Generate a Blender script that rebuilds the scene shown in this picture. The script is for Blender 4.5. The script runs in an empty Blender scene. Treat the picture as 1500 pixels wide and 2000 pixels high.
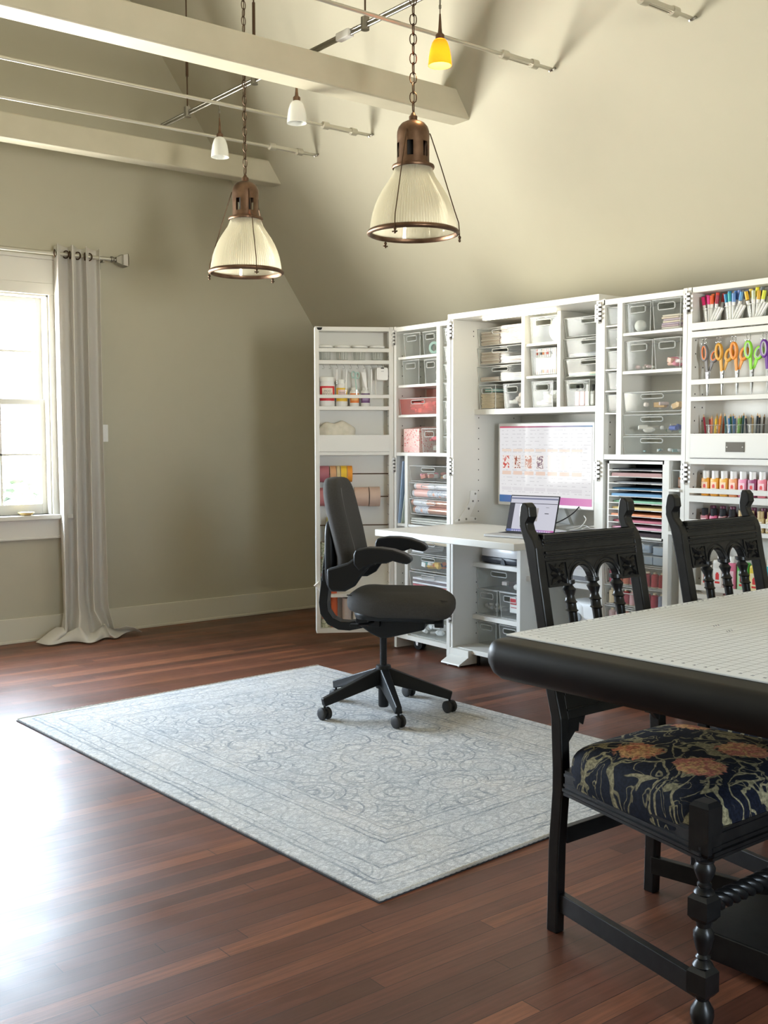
import bpy, math, random
from mathutils import Matrix, Vector
random.seed(7)
C = bpy.context.scene.collection
PI = math.pi
SC = bpy.context.scene
# ---------------------------------------------------------------- camera
cd = bpy.data.cameras.new('camera'); cam = bpy.data.objects.new('camera', cd); C.objects.link(cam)
SC.camera = cam
cd.sensor_fit = 'HORIZONTAL'; cd.sensor_width = 36.0
cd.lens = 2108.27 / 1500 * 36.0
cd.clip_start = 0.05; cd.clip_end = 300
YAW, PIT, ROL = math.radians(51.682), math.radians(-3.892), math.radians(-0.134)
F = Vector((math.cos(YAW)*math.cos(PIT), math.sin(YAW)*math.cos(PIT), math.sin(PIT)))
r0 = Vector((math.sin(YAW), -math.cos(YAW), 0)); u0 = r0.cross(F)
rr = r0*math.cos(ROL)+u0*math.sin(ROL); uu = -r0*math.sin(ROL)+u0*math.cos(ROL)
mw = Matrix((rr, uu, -F)).transposed().to_4x4(); mw.translation = Vector((0, 0, 1.37))
cam.matrix_world = mw
SC.cycles.transparent_max_bounces = 32; SC.cycles.max_bounces = 10; SC.cycles.diffuse_bounces = 6; SC.cycles.sample_clamp_indirect = 8.0
# ---------------------------------------------------------------- view, world, lights
vs = SC.view_settings
vs.view_transform = 'Standard'; vs.look = 'None'; vs.gamma = 1.0; vs.exposure = 0.0; vs.use_curve_mapping = False
W = bpy.data.worlds.new('world'); SC.world = W; W.use_nodes = True
wn = W.node_tree; bg = wn.nodes['Background']
tc = wn.nodes.new('ShaderNodeTexCoord'); sx = wn.nodes.new('ShaderNodeSeparateXYZ')
mr = wn.nodes.new('ShaderNodeMapRange'); mr.inputs[1].default_value = -0.12; mr.inputs[2].default_value = 0.12
rp = wn.nodes.new('ShaderNodeValToRGB')
rp.color_ramp.elements[0].color = (1.62, 1.54, 1.36, 1); rp.color_ramp.elements[1].color = (0.80, 0.95, 1.12, 1)
wn.links.new(tc.outputs['Generated'], sx.inputs[0]); wn.links.new(sx.outputs[2], mr.inputs[0])
wn.links.new(mr.outputs[0], rp.inputs[0]); wn.links.new(rp.outputs[0], bg.inputs[0])
bg.inputs[1].default_value = 45.0
sd = bpy.data.lights.new('sun', 'SUN'); sd.energy = 9.0; sd.angle = 0.01; sd.color = (1, .95, .85)
so = bpy.data.objects.new('sun', sd); C.objects.link(so)
so.rotation_euler = Vector((-0.35, 0.8, -1.0)).to_track_quat('-Z', 'Y').to_euler()
def portal(loc, d, w, h):
    l = bpy.data.lights.new('portal', 'AREA'); l.shape = 'RECTANGLE'; l.size = w; l.size_y = h; l.cycles.is_portal = True
    o = bpy.data.objects.new('portal', l); C.objects.link(o); o.location = loc
    o.rotation_euler = Vector(d).to_track_quat('-Z', 'Y').to_euler()
# windows: back wall (x0,x1) and left wall (y0,y1)
YB = 7.188; XL = -2.4; YR = -2.6; XR = 5.12
WB = [(1.84, 2.79), (0.74, 1.69), (-0.36, 0.59)]; WZ = (0.86, 2.34)
WL = []; WF = [(1.0, 1.95)]; WFZ = (0.7, 2.34); WLZ = (0.55, 2.34)
for a, b in WB: portal(((a+b)/2, YB+0.12, sum(WZ)/2), (0, -1, 0), b-a, WZ[1]-WZ[0])
for a, b in WF: portal(((a+b)/2, YR-0.12, sum(WFZ)/2), (0, 1, 0), b-a, WFZ[1]-WFZ[0])
for a, b in WL: portal((XL-0.12, (a+b)/2, sum(WLZ)/2), (1, 0, 0), b-a, WLZ[1]-WLZ[0])
def point(name, loc, power, r, col, spot=None, d=(0, 0, -1)):
    l = bpy.data.lights.new(name, 'SPOT' if spot else 'POINT'); l.energy = power; l.shadow_soft_size = r; l.color = col
    if spot: l.spot_size = spot; l.spot_blend = .6
    o = bpy.data.objects.new(name, l); C.objects.link(o); o.location = loc
    if spot: o.rotation_euler = Vector(d).to_track_quat('-Z', 'Y').to_euler()
    return o
# ---------------------------------------------------------------- materials
MC = {}
def M(name, col=(.8, .8, .8), rough=.5, metal=0., **k):
    if name in MC: return MC[name]
    m = bpy.data.materials.new(name); m.use_nodes = True; MC[name] = m
    b = m.node_tree.nodes['Principled BSDF']
    b.inputs['Base Color'].default_value = (*col, 1); b.inputs['Roughness'].default_value = rough; b.inputs['Metallic'].default_value = metal
    for kk, v in k.items():
        if kk == 'coat': b.inputs['Coat Weight'].default_value = v
        if kk == 'emit': b.inputs['Emission Color'].default_value = (*v[0], 1); b.inputs['Emission Strength'].default_value = v[1]
        if kk == 'spec': b.inputs['Specular IOR Level'].default_value = v
    return m
def nt(m): return m.node_tree.nodes, m.node_tree.links, m.node_tree.nodes['Principled BSDF']
def bump(m, scale, strength, dist=.002, tex='noise', coord='Object', detail=3):
    n, l, b = nt(m)
    t = n.new('ShaderNodeTexCoord'); x = n.new('ShaderNodeTexNoise'); x.inputs['Scale'].default_value = scale; x.inputs['Detail'].default_value = detail
    bp = n.new('ShaderNodeBump'); bp.inputs['Strength'].default_value = strength; bp.inputs['Distance'].default_value = dist
    l.new(t.outputs[coord], x.inputs['Vector']); l.new(x.outputs[0], bp.inputs['Height']); l.new(bp.outputs[0], b.inputs['Normal'])
    return x
def mottled(name, c1, c2, scale, rough, bs=.2, bd=.001, metal=0, detail=4):
    m = M(name, c1, rough, metal); n, l, b = nt(m)
    x = bump(m, scale, bs, bd, detail=detail)
    r = n.new('ShaderNodeValToRGB'); r.color_ramp.elements[0].color = (*c1, 1); r.color_ramp.elements[1].color = (*c2, 1)
    r.color_ramp.elements[0].position = .35; r.color_ramp.elements[1].position = .65
    l.new(x.outputs[0], r.inputs[0]); l.new(r.outputs[0], b.inputs['Base Color'])
    return m
paint = mottled('wall_paint', (.462, .437, .342), (.468, .443, .347), 9, .62, .12, .0015)
beamp = mottled('beam_paint', (.50, .465, .36), (.545, .505, .395), 5, .5, .35, .003)
trimw = M('white_trim', (.74, .72, .66), .35)
baseb = M('baseboard_paint', (.62, .59, .49), .4)
cabw = mottled('cabinet_white', (.70, .69, .655), (.715, .705, .67), 3, .42, .02, .0005)
cabi = M('cabinet_inner', (.70, .69, .64), .45)
black = mottled('black_painted_wood', (.006, .006, .0065), (.011, .011, .011), 30, .34, .25, .0008)
blkp = M('black_plastic', (.008, .009, .011), .45, spec=.32)
black.node_tree.nodes['Principled BSDF'].inputs['Specular IOR Level'].default_value = .34
blkr = M('black_rubber', (.02, .02, .022), .6)
chrome = M('chrome', (.75, .75, .76), .18, 1)
nickel = M('brushed_nickel', (.30, .285, .255), .3, 1)
silver = M('brushed_rod', (.60, .575, .50), .38, .7)
copper = mottled('aged_copper', (.11, .066, .044), (.20, .125, .085), 14, .42, .05, .0005, 1)
bronze = M('dark_bronze', (.09, .055, .035), .4, .9)
dark = M('dark_gap', (.006, .006, .006), .8)
whitep = M('white_plastic', (.8, .8, .79), .4)
opal = M('opal_glass', (.78, .79, .76), .2)
paper = M('paper', (.75, .73, .68), .8)
wood = M('pale_wood', (.62, .42, .24), .6)
steel = M('steel_blade', (.65, .66, .67), .22, 1)
def mixmat(name, parts):
    """parts: list of (bsdf type, colour, rough, weight) blended in order"""
    m = bpy.data.materials.new(name); m.use_nodes = True; MC[name] = m
    n, l = m.node_tree.nodes, m.node_tree.links; out = n['Material Output']; n.remove(n['Principled BSDF'])
    cur = None; tot = 0
    for ty, col, ro, w in parts:
        s = n.new('ShaderNodeBsdf'+ty); s.inputs['Color'].default_value = (*col, 1)
        if 'Roughness' in s.inputs: s.inputs['Roughness'].default_value = ro
        tot += w
        if cur is None: cur = s; continue
        x = n.new('ShaderNodeMixShader'); x.inputs[0].default_value = w/tot
        l.new(cur.outputs[0], x.inputs[1]); l.new(s.outputs[0], x.inputs[2]); cur = x
    l.new(cur.outputs[0], out.inputs[0]); return m
def clearmat(name, col, body=.10, dcol=(.8, .82, .84)):
    m = bpy.data.materials.new(name); m.use_nodes = True; MC[name] = m
    n, l = m.node_tree.nodes, m.node_tree.links; out = n['Material Output']; n.remove(n['Principled BSDF'])
    t = n.new('ShaderNodeBsdfTransparent'); t.inputs[0].default_value = (*col, 1)
    d = n.new('ShaderNodeBsdfDiffuse'); d.inputs[0].default_value = (*dcol, 1)
    g = n.new('ShaderNodeBsdfGlossy'); g.inputs['Roughness'].default_value = .06
    a = n.new('ShaderNodeMixShader'); a.inputs[0].default_value = body
    l.new(t.outputs[0], a.inputs[1]); l.new(d.outputs[0], a.inputs[2])
    lw = n.new('ShaderNodeLayerWeight'); lw.inputs[0].default_value = .5
    pw = n.new('ShaderNodeMath'); pw.operation = 'POWER'; l.new(lw.outputs['Facing'], pw.inputs[0]); pw.inputs[1].default_value = 4
    f = n.new('ShaderNodeMath'); f.operation = 'MULTIPLY_ADD'; l.new(pw.outputs[0], f.inputs[0]); f.inputs[1].default_value = .4; f.inputs[2].default_value = .007
    b = n.new('ShaderNodeMixShader'); l.new(f.outputs[0], b.inputs[0]); l.new(a.outputs[0], b.inputs[1]); l.new(g.outputs[0], b.inputs[2])
    l.new(b.outputs[0], out.inputs[0]); return m
clear = clearmat('clear_plastic', (.975, .98, .975), .035)
clearrim = clearmat('clear_plastic_rim', (.8, .82, .82), .45, (.85, .86, .86))
pane = clearmat('window_glass', (.97, .98, .98), .0)
pink_clear = clearmat('pink_clear_plastic', (.92, .62, .58), .2, (.8, .45, .42))
fluted = mixmat('fluted_glass', [('Transparent', (.96, .95, .90), 0, .44), ('Translucent', (.88, .85, .74), 0, .22), ('Diffuse', (.76, .74, .66), 0, .16), ('Glossy', (1, .98, .94), .10, .18)])
linen = mixmat('linen', [('Diffuse', (.88, .86, .83), 0, .62), ('Translucent', (.90, .88, .85), 0, .38)])
amber = mixmat('amber_glass', [('Diffuse', (.9, .5, .1), 0, .35), ('Translucent', (1, .40, .05), 0, .65)])
# weave bump on the linen
n_, l_ = linen.node_tree.nodes, linen.node_tree.links
t_ = n_.new('ShaderNodeTexCoord'); w_ = n_.new('ShaderNodeTexChecker'); w_.inputs['Scale'].default_value = 160
b_ = n_.new('ShaderNodeBump'); b_.inputs['Strength'].default_value = .35; b_.inputs['Distance'].default_value = .001
l_.new(t_.outputs['Object'], w_.inputs['Vector']); l_.new(w_.outputs['Fac'], b_.inputs['Height'])
for nd in n_:
    if nd.type in ('BSDF_DIFFUSE', 'BSDF_TRANSLUCENT'): l_.new(b_.outputs[0], nd.inputs['Normal'])
# ---- node helper
class NG:
    def __init__(s, m): s.n, s.l, s.b = nt(m)
    def v(s, x, i):
        if isinstance(x, (int, float)): i.default_value = x
        elif isinstance(x, tuple): i.default_value = x if len(x) != 3 or i.type == 'VECTOR' else (*x, 1)
        else: s.l.new(x, i)
    def math(s, op, a, b=None, c=None):
        x = s.n.new('ShaderNodeMath'); x.operation = op; s.v(a, x.inputs[0])
        if b is not None: s.v(b, x.inputs[1])
        if c is not None: s.v(c, x.inputs[2])
        return x.outputs[0]
    def mix(s, f, a, b, mode='MIX'):
        x = s.n.new('ShaderNodeMix'); x.data_type = 'RGBA'; x.blend_type = mode
        s.v(f, x.inputs[0]); s.v(a, x.inputs[6]); s.v(b, x.inputs[7]); return x.outputs[2]
    def noise(s, vec, scale, detail=3, rough=.5, dist=0.):
        x = s.n.new('ShaderNodeTexNoise'); x.inputs['Scale'].default_value = scale; x.inputs['Detail'].default_value = detail
        x.inputs['Roughness'].default_value = rough; x.inputs['Distortion'].default_value = dist; s.l.new(vec, x.inputs['Vector']); return x.outputs[0]
    def vor(s, vec, scale, feat='F1', out=0, rnd=1.):
        x = s.n.new('ShaderNodeTexVoronoi'); x.feature = feat; x.inputs['Scale'].default_value = scale
        x.inputs['Randomness'].default_value = rnd
        s.l.new(vec, x.inputs['Vector']); return x.outputs[out]
    def comb(s, a, b, c=0.):
        x = s.n.new('ShaderNodeCombineXYZ'); s.v(a, x.inputs[0]); s.v(b, x.inputs[1]); s.v(c, x.inputs[2]); return x.outputs[0]
    def white(s, vec, out=0):
        x = s.n.new('ShaderNodeTexWhiteNoise'); x.noise_dimensions = '3D'; s.l.new(vec, x.inputs['Vector']); return x.outputs[out]
    def ramp(s, f, *st):
        x = s.n.new('ShaderNodeValToRGB'); e = x.color_ramp.elements
        while len(e) < len(st): e.new(.5)
        for k, (p, c) in enumerate(st): e[k].position = p; e[k].color = (*c, 1) if not isinstance(c, (int, float)) else (c, c, c, 1)
        s.l.new(f, x.inputs[0]); return x.outputs[0]
    def xyz(s, coord='Object'):
        t = s.n.new('ShaderNodeTexCoord'); x = s.n.new('ShaderNodeSeparateXYZ'); s.l.new(t.outputs[coord], x.inputs[0])
        return t.outputs[coord], x.outputs[0], x.outputs[1], x.outputs[2]
    def bump(s, h, st=.3, d=.001):
        x = s.n.new('ShaderNodeBump'); x.inputs['Strength'].default_value = st; x.inputs['Distance'].default_value = d
        s.l.new(h, x.inputs['Height']); s.l.new(x.outputs[0], s.b.inputs['Normal'])
# ---- floor boards, running along X
flm = M('floor_boards', (.1, .04, .025), .25); g = NG(flm)
vec, x, y, z = g.xyz()
row = g.math('FLOOR', g.math('DIVIDE', y, .064))
off = g.white(g.comb(row, 3.1, 0.))
px = g.math('ADD', g.math('DIVIDE', x, 1.7), g.math('MULTIPLY', off, 7.3))
pk = g.math('FLOOR', px)
rnd = g.white(g.comb(row, pk, 1.))
grain = g.noise(g.comb(g.math('MULTIPLY', x, 1.6), g.math('MULTIPLY', y, 34), g.math('MULTIPLY', row, 7.7)), 2.2, 6, .62, .6)
col = g.ramp(rnd, (0, (.036, .013, .011)), (.35, (.085, .026, .018)), (.7, (.125, .040, .025)), (1, (.230, .080, .040)))
col = g.mix(.75, col, g.ramp(grain, (.3, .12), (.66, 1.1)), 'MULTIPLY')
patch = g.noise(vec, .9, 2, .5)
col = g.mix(g.math('MULTIPLY', patch, .45), col, (.24, .095, .05))
fy = g.math('FRACT', g.math('DIVIDE', y, .064)); gapy = g.math('LESS_THAN', fy, .036)
fx = g.math('FRACT', px); gapx = g.math('LESS_THAN', fx, .0016)
gap = g.math('MAXIMUM', gapy, gapx)
col = g.mix(g.math('MULTIPLY', gap, .8), col, (.012, .006, .005))
g.l.new(col, g.b.inputs['Base Color'])
scr = g.vor(g.comb(g.math('MULTIPLY', x, 3.0), g.math('MULTIPLY', y, 9.0), 0.), 2.3, 'DISTANCE_TO_EDGE')
dull = g.noise(vec, 3.0, 5, .6)
rg = g.math('ADD', .24, g.math('MULTIPLY', dull, .30)); g.l.new(rg, g.b.inputs['Roughness'])
sc1 = g.math('LESS_THAN', scr, .004)
h = g.math('SUBTRACT', g.math('MULTIPLY', grain, .35), g.math('MULTIPLY', gap, 2.0)); h = g.math('ADD', h, g.math('MULTIPLY', g.noise(vec, 14, 3), .6))
g.bump(h, .30, .0016)
g.b.inputs['Specular IOR Level'].default_value = .38
# ---- rug: faded grey medallion pattern in the pile (object coordinates in metres)
RW, RL = 1.86, 2.72
rgm = M('rug_pile', (.6, .62, .63), .95, spec=.1); g = NG(rgm)
vec, x, y, z = g.xyz()
ax = g.math('ABSOLUTE', x); ay = g.math('ABSOLUTE', y)
dx = g.math('SUBTRACT', RW/2, ax); dy = g.math('SUBTRACT', RL/2, ay); de = g.math('MINIMUM', dx, dy)
wv = g.noise(vec, 9, 4, .6); wob = g.math('MULTIPLY', g.math('SUBTRACT', wv, .5), .03)
dew = g.math('ADD', de, wob)
def band(a, w): return g.math('LESS_THAN', g.math('ABSOLUTE', g.math('SUBTRACT', dew, a)), w)
lines = band(.06, .006)
for a, w in ((.085, .003), (.15, .004), (.30, .005), (.325, .003), (.39, .004), (.41, .002)): lines = g.math('MAXIMUM', lines, band(a, w))
v2 = g.comb(g.math('ADD', ax, wob), g.math('ADD', ay, wob), 0.)
ring = g.math('FRACT', g.math('MULTIPLY', g.vor(v2, 4.6, 'F1', 0, .55), 5.0)); ringm = g.ramp(ring, (.0, 1.), (.13, .9), (.2, 0.), (.9, 0.))
fl = g.math('FRACT', g.math('MULTIPLY', g.vor(v2, 14.0, 'F1', 0, .9), 3.1)); flm2 = g.ramp(fl, (.0, 1.), (.16, .8), (.26, 0.), (1., 0.))
vine = g.ramp(g.vor(v2, 20., 'DISTANCE_TO_EDGE'), (.0, 1.), (.05, .8), (.09, 0.))
pat = g.math('MAXIMUM', g.math('MAXIMUM', g.math('MULTIPLY', ringm, .8), g.math('MULTIPLY', flm2, .55)), g.math('MULTIPLY', vine, .5))
inner = g.math('GREATER_THAN', de, .41); pat = g.math('MULTIPLY', pat, g.math('ADD', .6, g.math('MULTIPLY', inner, .4)))
pat = g.math('MAXIMUM', pat, g.math('MULTIPLY', lines, .75))
wear = g.ramp(g.noise(vec, 5.5, 6, .72), (.36, 0.), (.62, 1.)); wear2 = g.ramp(g.noise(vec, 45, 5, .8), (.40, 0.), (.58, 1.))
f = g.math('MULTIPLY', g.math('MULTIPLY', pat, g.math('ADD', .5, g.math('MULTIPLY', wear, .6))), g.math('ADD', .5, g.math('MULTIPLY', wear2, .5)))
base = g.mix(g.ramp(g.noise(vec, 2.2, 3, .6), (.35, 0.), (.68, 1.)), (.49, .515, .54), (.63, .605, .575))
base = g.mix(g.math('MULTIPLY', wear2, .62), base, (.76, .765, .77))
col = g.mix(g.math('MULTIPLY', f, 1.0), base, (.13, .16, .21))
wob2 = g.ramp(g.noise(g.comb(g.math('MULTIPLY', x, 1.), g.math('MULTIPLY', y, 3.5), 0.), 48, 4, .8), (.36, .52), (.60, 1.18))
col = g.mix(.7, col, wob2, 'MULTIPLY')
g.l.new(col, g.b.inputs['Base Color']); g.bump(g.noise(vec, 260, 2, .6), .8, .004)
# ---- floral tapestry
tap = M('tapestry', (.02, .02, .04), .85, spec=.15); g = NG(tap)
vec, x, y, z = g.xyz()
warp = g.noise(vec, 7, 2, .5, .8)
vw = g.comb(g.math('ADD', x, g.math('MULTIPLY', warp, .14)), g.math('ADD', y, g.math('MULTIPLY', g.noise(vec, 6, 2), .16)), 0.)
sc = g.noise(vw, 6.0, 1, .4, 2.4)
scroll = g.ramp(sc, (.468, 0.), (.476, 1.), (.535, 1.), (.545, 0.))
scroll2 = g.ramp(g.noise(vw, 12., 1, .4, 2.0), (.53, 0.), (.54, 1.), (.575, 1.), (.585, 0.))
stitch = g.ramp(g.noise(vec, 110, 2, .6), (.40, .35), (.6, 1.05))
tan = g.mix(g.noise(vec, 12, 2), (.20, .18, .095), (.36, .31, .19))
col = g.mix(g.math('MAXIMUM', scroll, g.math('MULTIPLY', scroll2, .8)), (.008, .010, .020), tan)
fd = g.vor(vec, 4.3, 'F1', 0, .75); pet = g.noise(vec, 34, 2, .5, 1.0)
fdp = g.math('ADD', fd, g.math('MULTIPLY', g.math('SUBTRACT', pet, .5), .22))
blossom = g.ramp(fdp, (.0, 1.), (.31, 1.), (.33, 0.))
bc = g.mix(g.vor(vec, 4.3, 'F1', 1, .75), (.46, .16, .07), (.50, .17, .16), 'MIX'); bc = g.mix(g.ramp(pet, (.42, 0.), (.58, 1.)), bc, (.62, .36, .16))
col = g.mix(blossom, col, bc); col = g.mix(.75, col, stitch, 'MULTIPLY')
g.l.new(col, g.b.inputs['Base Color']); g.bump(g.noise(vec, 300, 2), .4, .001)
# ---- cutting mat
matm = M('cutting_mat', (.6, .6, .58), .45, spec=.4); g = NG(matm)
vec, x, y, z = g.xyz()
def grid(sp, w):
    a = g.math('LESS_THAN', g.math('FRACT', g.math('DIVIDE', x, sp)), w/sp); b = g.math('LESS_THAN', g.math('FRACT', g.math('DIVIDE', y, sp)), w/sp)
    return g.math('MAXIMUM', a, b)
l1 = grid(.0254, .0020); l2 = grid(.127, .0012)
inx = g.math('GREATER_THAN', x, .035); iny = g.math('LESS_THAN', y, -.02); ins = g.math('MULTIPLY', inx, iny)
ll = g.math('MULTIPLY', g.math('MAXIMUM', g.math('MULTIPLY', l1, .7), g.math('MULTIPLY', l2, .8)), ins)
base = g.mix(g.noise(vec, 6, 5, .65), (.72, .75, .79), (.82, .85, .89))
col = g.mix(ll, base, (.16, .17, .19)); g.l.new(col, g.b.inputs['Base Color'])
g.l.new(g.math('ADD', .34, g.math('MULTIPLY', g.noise(vec, 9, 5, .7), .25)), g.b.inputs['Roughness'])
# ---- chair fabric
grey = M('charcoal_fabric', (.04, .038, .036), .9, spec=.2); g = NG(grey)
vec, x, y, z = g.xyz()
g.l.new(g.mix(g.noise(vec, 160, 2), (.048, .045, .043), (.074, .070, .066)), g.b.inputs['Base Color']); g.bump(g.noise(vec, 420, 2), .5, .001)
# ---- flowered and marbled papers
def patterned(name, bg_, c1, c2, scale):
    m = M(name, bg_, .6); g = NG(m); vec, x, y, z = g.xyz()
    f = g.ramp(g.vor(vec, scale, 'F1', 0), (.0, 1.), (.26, 1.), (.32, 0.)); g2 = g.ramp(g.vor(vec, scale*1.7, 'DISTANCE_TO_EDGE'), (.0, 1.), (.05, 1.), (.09, 0.))
    c = g.mix(g.math('MULTIPLY', g2, .8), bg_, c2); c = g.mix(f, c, c1); g.l.new(c, g.b.inputs['Base Color']); return m
floral = patterned('floral_wrap', (.62, .63, .50), (.62, .26, .20), (.16, .22, .08), 22)
pinkfl = patterned('pink_floral', (.75, .55, .50), (.60, .14, .13), (.62, .30, .30), 60)
foil = patterned('printed_foil', (.62, .62, .66), (.70, .38, .28), (.36, .38, .46), 26)
foil.node_tree.nodes['Principled BSDF'].inputs['Roughness'].default_value = .2
craft = patterned('mixed_supplies', (.62, .58, .54), (.55, .33, .25), (.36, .34, .36), 40)
# ---------------------------------------------------------------- mesh builder
class MB:
    def __init__(s): s.v = []; s.f = []; s.m = []; s.T = Matrix.Identity(4)
    def add(s, vs_, fs, m=0):
        o = len(s.v); s.v += [s.T @ Vector(p) for p in vs_]; s.f += [[o+i for i in f] for f in fs]; s.m += [m]*len(fs); return s
    def box(s, x0, x1, y0, y1, z0, z1, m=0):
        return s.add([(x, y, z) for z in (z0, z1) for y in (y0, y1) for x in (x0, x1)], [(0, 2, 3, 1), (4, 5, 7, 6), (0, 1, 5, 4), (2, 6, 7, 3), (0, 4, 6, 2), (1, 3, 7, 5)], m)
    def hexa(s, b, t, m=0):   # bottom quad, top quad (ccw from above)
        return s.add(list(b)+list(t), [(3, 2, 1, 0), (4, 5, 6, 7), (0, 1, 5, 4), (1, 2, 6, 5), (2, 3, 7, 6), (3, 0, 4, 7)], m)
    def tube(s, pts, r, n=8, m=0, closed=False, flat=1.):
        P = [Vector(p) for p in pts]; k = len(P); R = r if isinstance(r, (list, tuple)) else [r]*k
        rings = []; up = None
        for i in range(k):
            a = P[(i-1) % k] if (i or closed) else P[i]; b = P[(i+1) % k] if (i < k-1 or closed) else P[i]
            t = (b-a).normalized()
            if up is None: up = Vector((0, 0, 1)) if abs(t.z) < .9 else Vector((1, 0, 0))
            sd_ = t.cross(up).normalized(); up = sd_.cross(t).normalized()
            rings.append([P[i]+(sd_*math.cos(2*PI*j/n)+up*math.sin(2*PI*j/n)*flat)*R[i] for j in range(n)])
        vs_ = [p for q in rings for p in q]; fs = []
        for i in range(k if closed else k-1):
            a, b = i*n, ((i+1) % k)*n
            fs += [(a+j, a+(j+1) % n, b+(j+1) % n, b+j) for j in range(n)]
        if not closed: fs += [tuple(range(n-1, -1, -1)), tuple((k-1)*n+j for j in range(n))]
        return s.add(vs_, fs, m)
    def lathe(s, prof, n=24, c=(0, 0, 0), m=0, cap=True, rib=None, skip=None, phase=0.):
        vs_ = []
        for i, (r, z) in enumerate(prof):
            for j in range(n):
                a = 2*PI*j/n+phase; q = r*(1+(rib(i)*(1 if j % 2 else -1) if rib else 0))
                vs_.append((c[0]+q*math.cos(a), c[1]+q*math.sin(a), c[2]+z))
        fs = []
        for i in range(len(prof)-1):
            for j in range(n):
                if skip and skip(i, j): continue
                fs.append((i*n+j, i*n+(j+1) % n, (i+1)*n+(j+1) % n, (i+1)*n+j))
        if cap: fs += [tuple(range(n-1, -1, -1)), tuple((len(prof)-1)*n+j for j in range(n))]
        return s.add(vs_, fs, m)
    def prism(s, poly, ax, a0, a1, m=0):   # poly in the two other axes, in order
        def mk(p, a): return {0: (a, p[0], p[1]), 1: (p[0], a, p[1]), 2: (p[0], p[1], a)}[ax]
        k = len(poly); return s.add([mk(p, a0) for p in poly]+[mk(p, a1) for p in poly], [tuple(range(k)), tuple(range(2*k-1, k-1, -1))]+[(i, i+k, (i+1) % k+k, (i+1) % k) for i in range(k)], m)
    def sq(s, c, r, e1=.5, e2=.5, n=24, mm=14, m=0, fn=None):   # superellipsoid
        def pw(a, e): return math.copysign(abs(a)**e, a)
        vs_ = []
        for i in range(mm+1):
            u = -PI/2+PI*i/mm
            for j in range(n):
                v = 2*PI*j/n
                p = Vector((c[0]+r[0]*pw(math.cos(u), e1)*pw(math.cos(v), e2), c[1]+r[1]*pw(math.cos(u), e1)*pw(math.sin(v), e2), c[2]+r[2]*pw(math.sin(u), e1)))
                vs_.append(fn(p) if fn else p)
        return s.add(vs_, [(i*n+j, i*n+(j+1) % n, (i+1)*n+(j+1) % n, (i+1)*n+j) for i in range(mm) for j in range(n)], m)
    def cyl(s, a, b, r, n=12, m=0): return s.tube([a, b], r, n, m)
    def build(s, name, mats, parent=None, bev=0., smooth=None, sub=0):
        me = bpy.data.meshes.new(name); me.from_pydata([tuple(p) for p in s.v], [], s.f)
        if not isinstance(mats, (list, tuple)): mats = [mats]
        for q in mats: me.materials.append(q)
        for p, mi in zip(me.polygons, s.m): p.material_index = mi
        me.update()
        import bmesh
        bm = bmesh.new(); bm.from_mesh(me); bmesh.ops.recalc_face_normals(bm, faces=bm.faces); bm.to_mesh(me); bm.free()
        if smooth:
            me.shade_smooth(); me.set_sharp_from_angle(angle=math.radians(smooth))
        o = bpy.data.objects.new(name, me); C.objects.link(o)
        if parent is not None: o.parent = parent
        if bev:
            b = o.modifiers.new('bevel', 'BEVEL'); b.width = bev; b.segments = 2; b.limit_method = 'ANGLE'; b.angle_limit = math.radians(40)
        if sub:
            b = o.modifiers.new('sub', 'SUBSURF'); b.levels = sub; b.render_levels = sub
        return o
def tag(o, label, cat, group=None):
    o['label'] = label; o['category'] = cat
    if group: o['group'] = group
    return o
def thing(name, label, cat, loc=(0, 0, 0), rz=0., group=None):
    o = bpy.data.objects.new(name, None); C.objects.link(o); o.empty_display_size = .05
    o.location = loc; o.rotation_euler = (0, 0, rz); return tag(o, label, cat, group)
def struct(o): o['kind'] = 'structure'; return o
def stuff(o): o['kind'] = 'stuff'; return o
def copytree(o, parent=None):
    c = o.copy(); C.objects.link(c)
    if parent is not None: c.parent = parent
    for ch in list(o.children): copytree(ch, c)
    return c
def dup(o, loc, rz, label=None, group=None):
    c = copytree(o); c.location = loc; c.rotation_euler = (0, 0, rz)
    if label: c['label'] = label
    if group: c['group'] = group
    return c
# ---------------------------------------------------------------- the room
TA = math.tan(math.radians(54.73))
def slx(z): return 4.945-(z-2.288)/TA          # right slope: x at height z
CZ = 4.7; ZR = 2.288-(XR-4.945)*TA; ZL = 2.62; SLX = XL+(CZ-ZL)/TA
b = MB(); b.box(XL-.2, XR+.2, YR-.2, YB+.2, -.1, 0); struct(b.build('floor', flm))
def wall_with(bld, horiz, c, t, lo, hi, z0, z1, wins, wz):
    """wall slab in X (horiz) or Y with rectangular openings"""
    def bx(a, b_, p, q):
        if b_-a < 1e-4 or q-p < 1e-4: return
        if horiz: bld.box(a, b_, c, c+t, p, q)
        else: bld.box(c-t, c, a, b_, p, q)
    cur = lo
    for a, e in sorted(wins):
        bx(cur, a, z0, z1); bx(a, e, z0, wz[0]); bx(a, e, wz[1], z1); cur = e
    bx(cur, hi, z0, z1)
b = MB(); wall_with(b, True, YB, .16, XL-.16, XR+.16, 0, CZ+.1, WB, WZ); struct(b.build('wall_back', paint))
b = MB(); wall_with(b, False, XL, .16, YR-.16, YB+.16, 0, ZL+.2, WL, WLZ); struct(b.build('wall_left', paint))
b = MB(); b.box(XR, XR+.16, YR-.16, YB+.16, 0, ZR+.3); struct(b.build('wall_right', paint))
b = MB(); wall_with(b, True, YR-.16, .16, XL-.16, XR+.16, 0, CZ+.1, WF, WFZ); struct(b.build('wall_front', paint))
b = MB()
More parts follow.
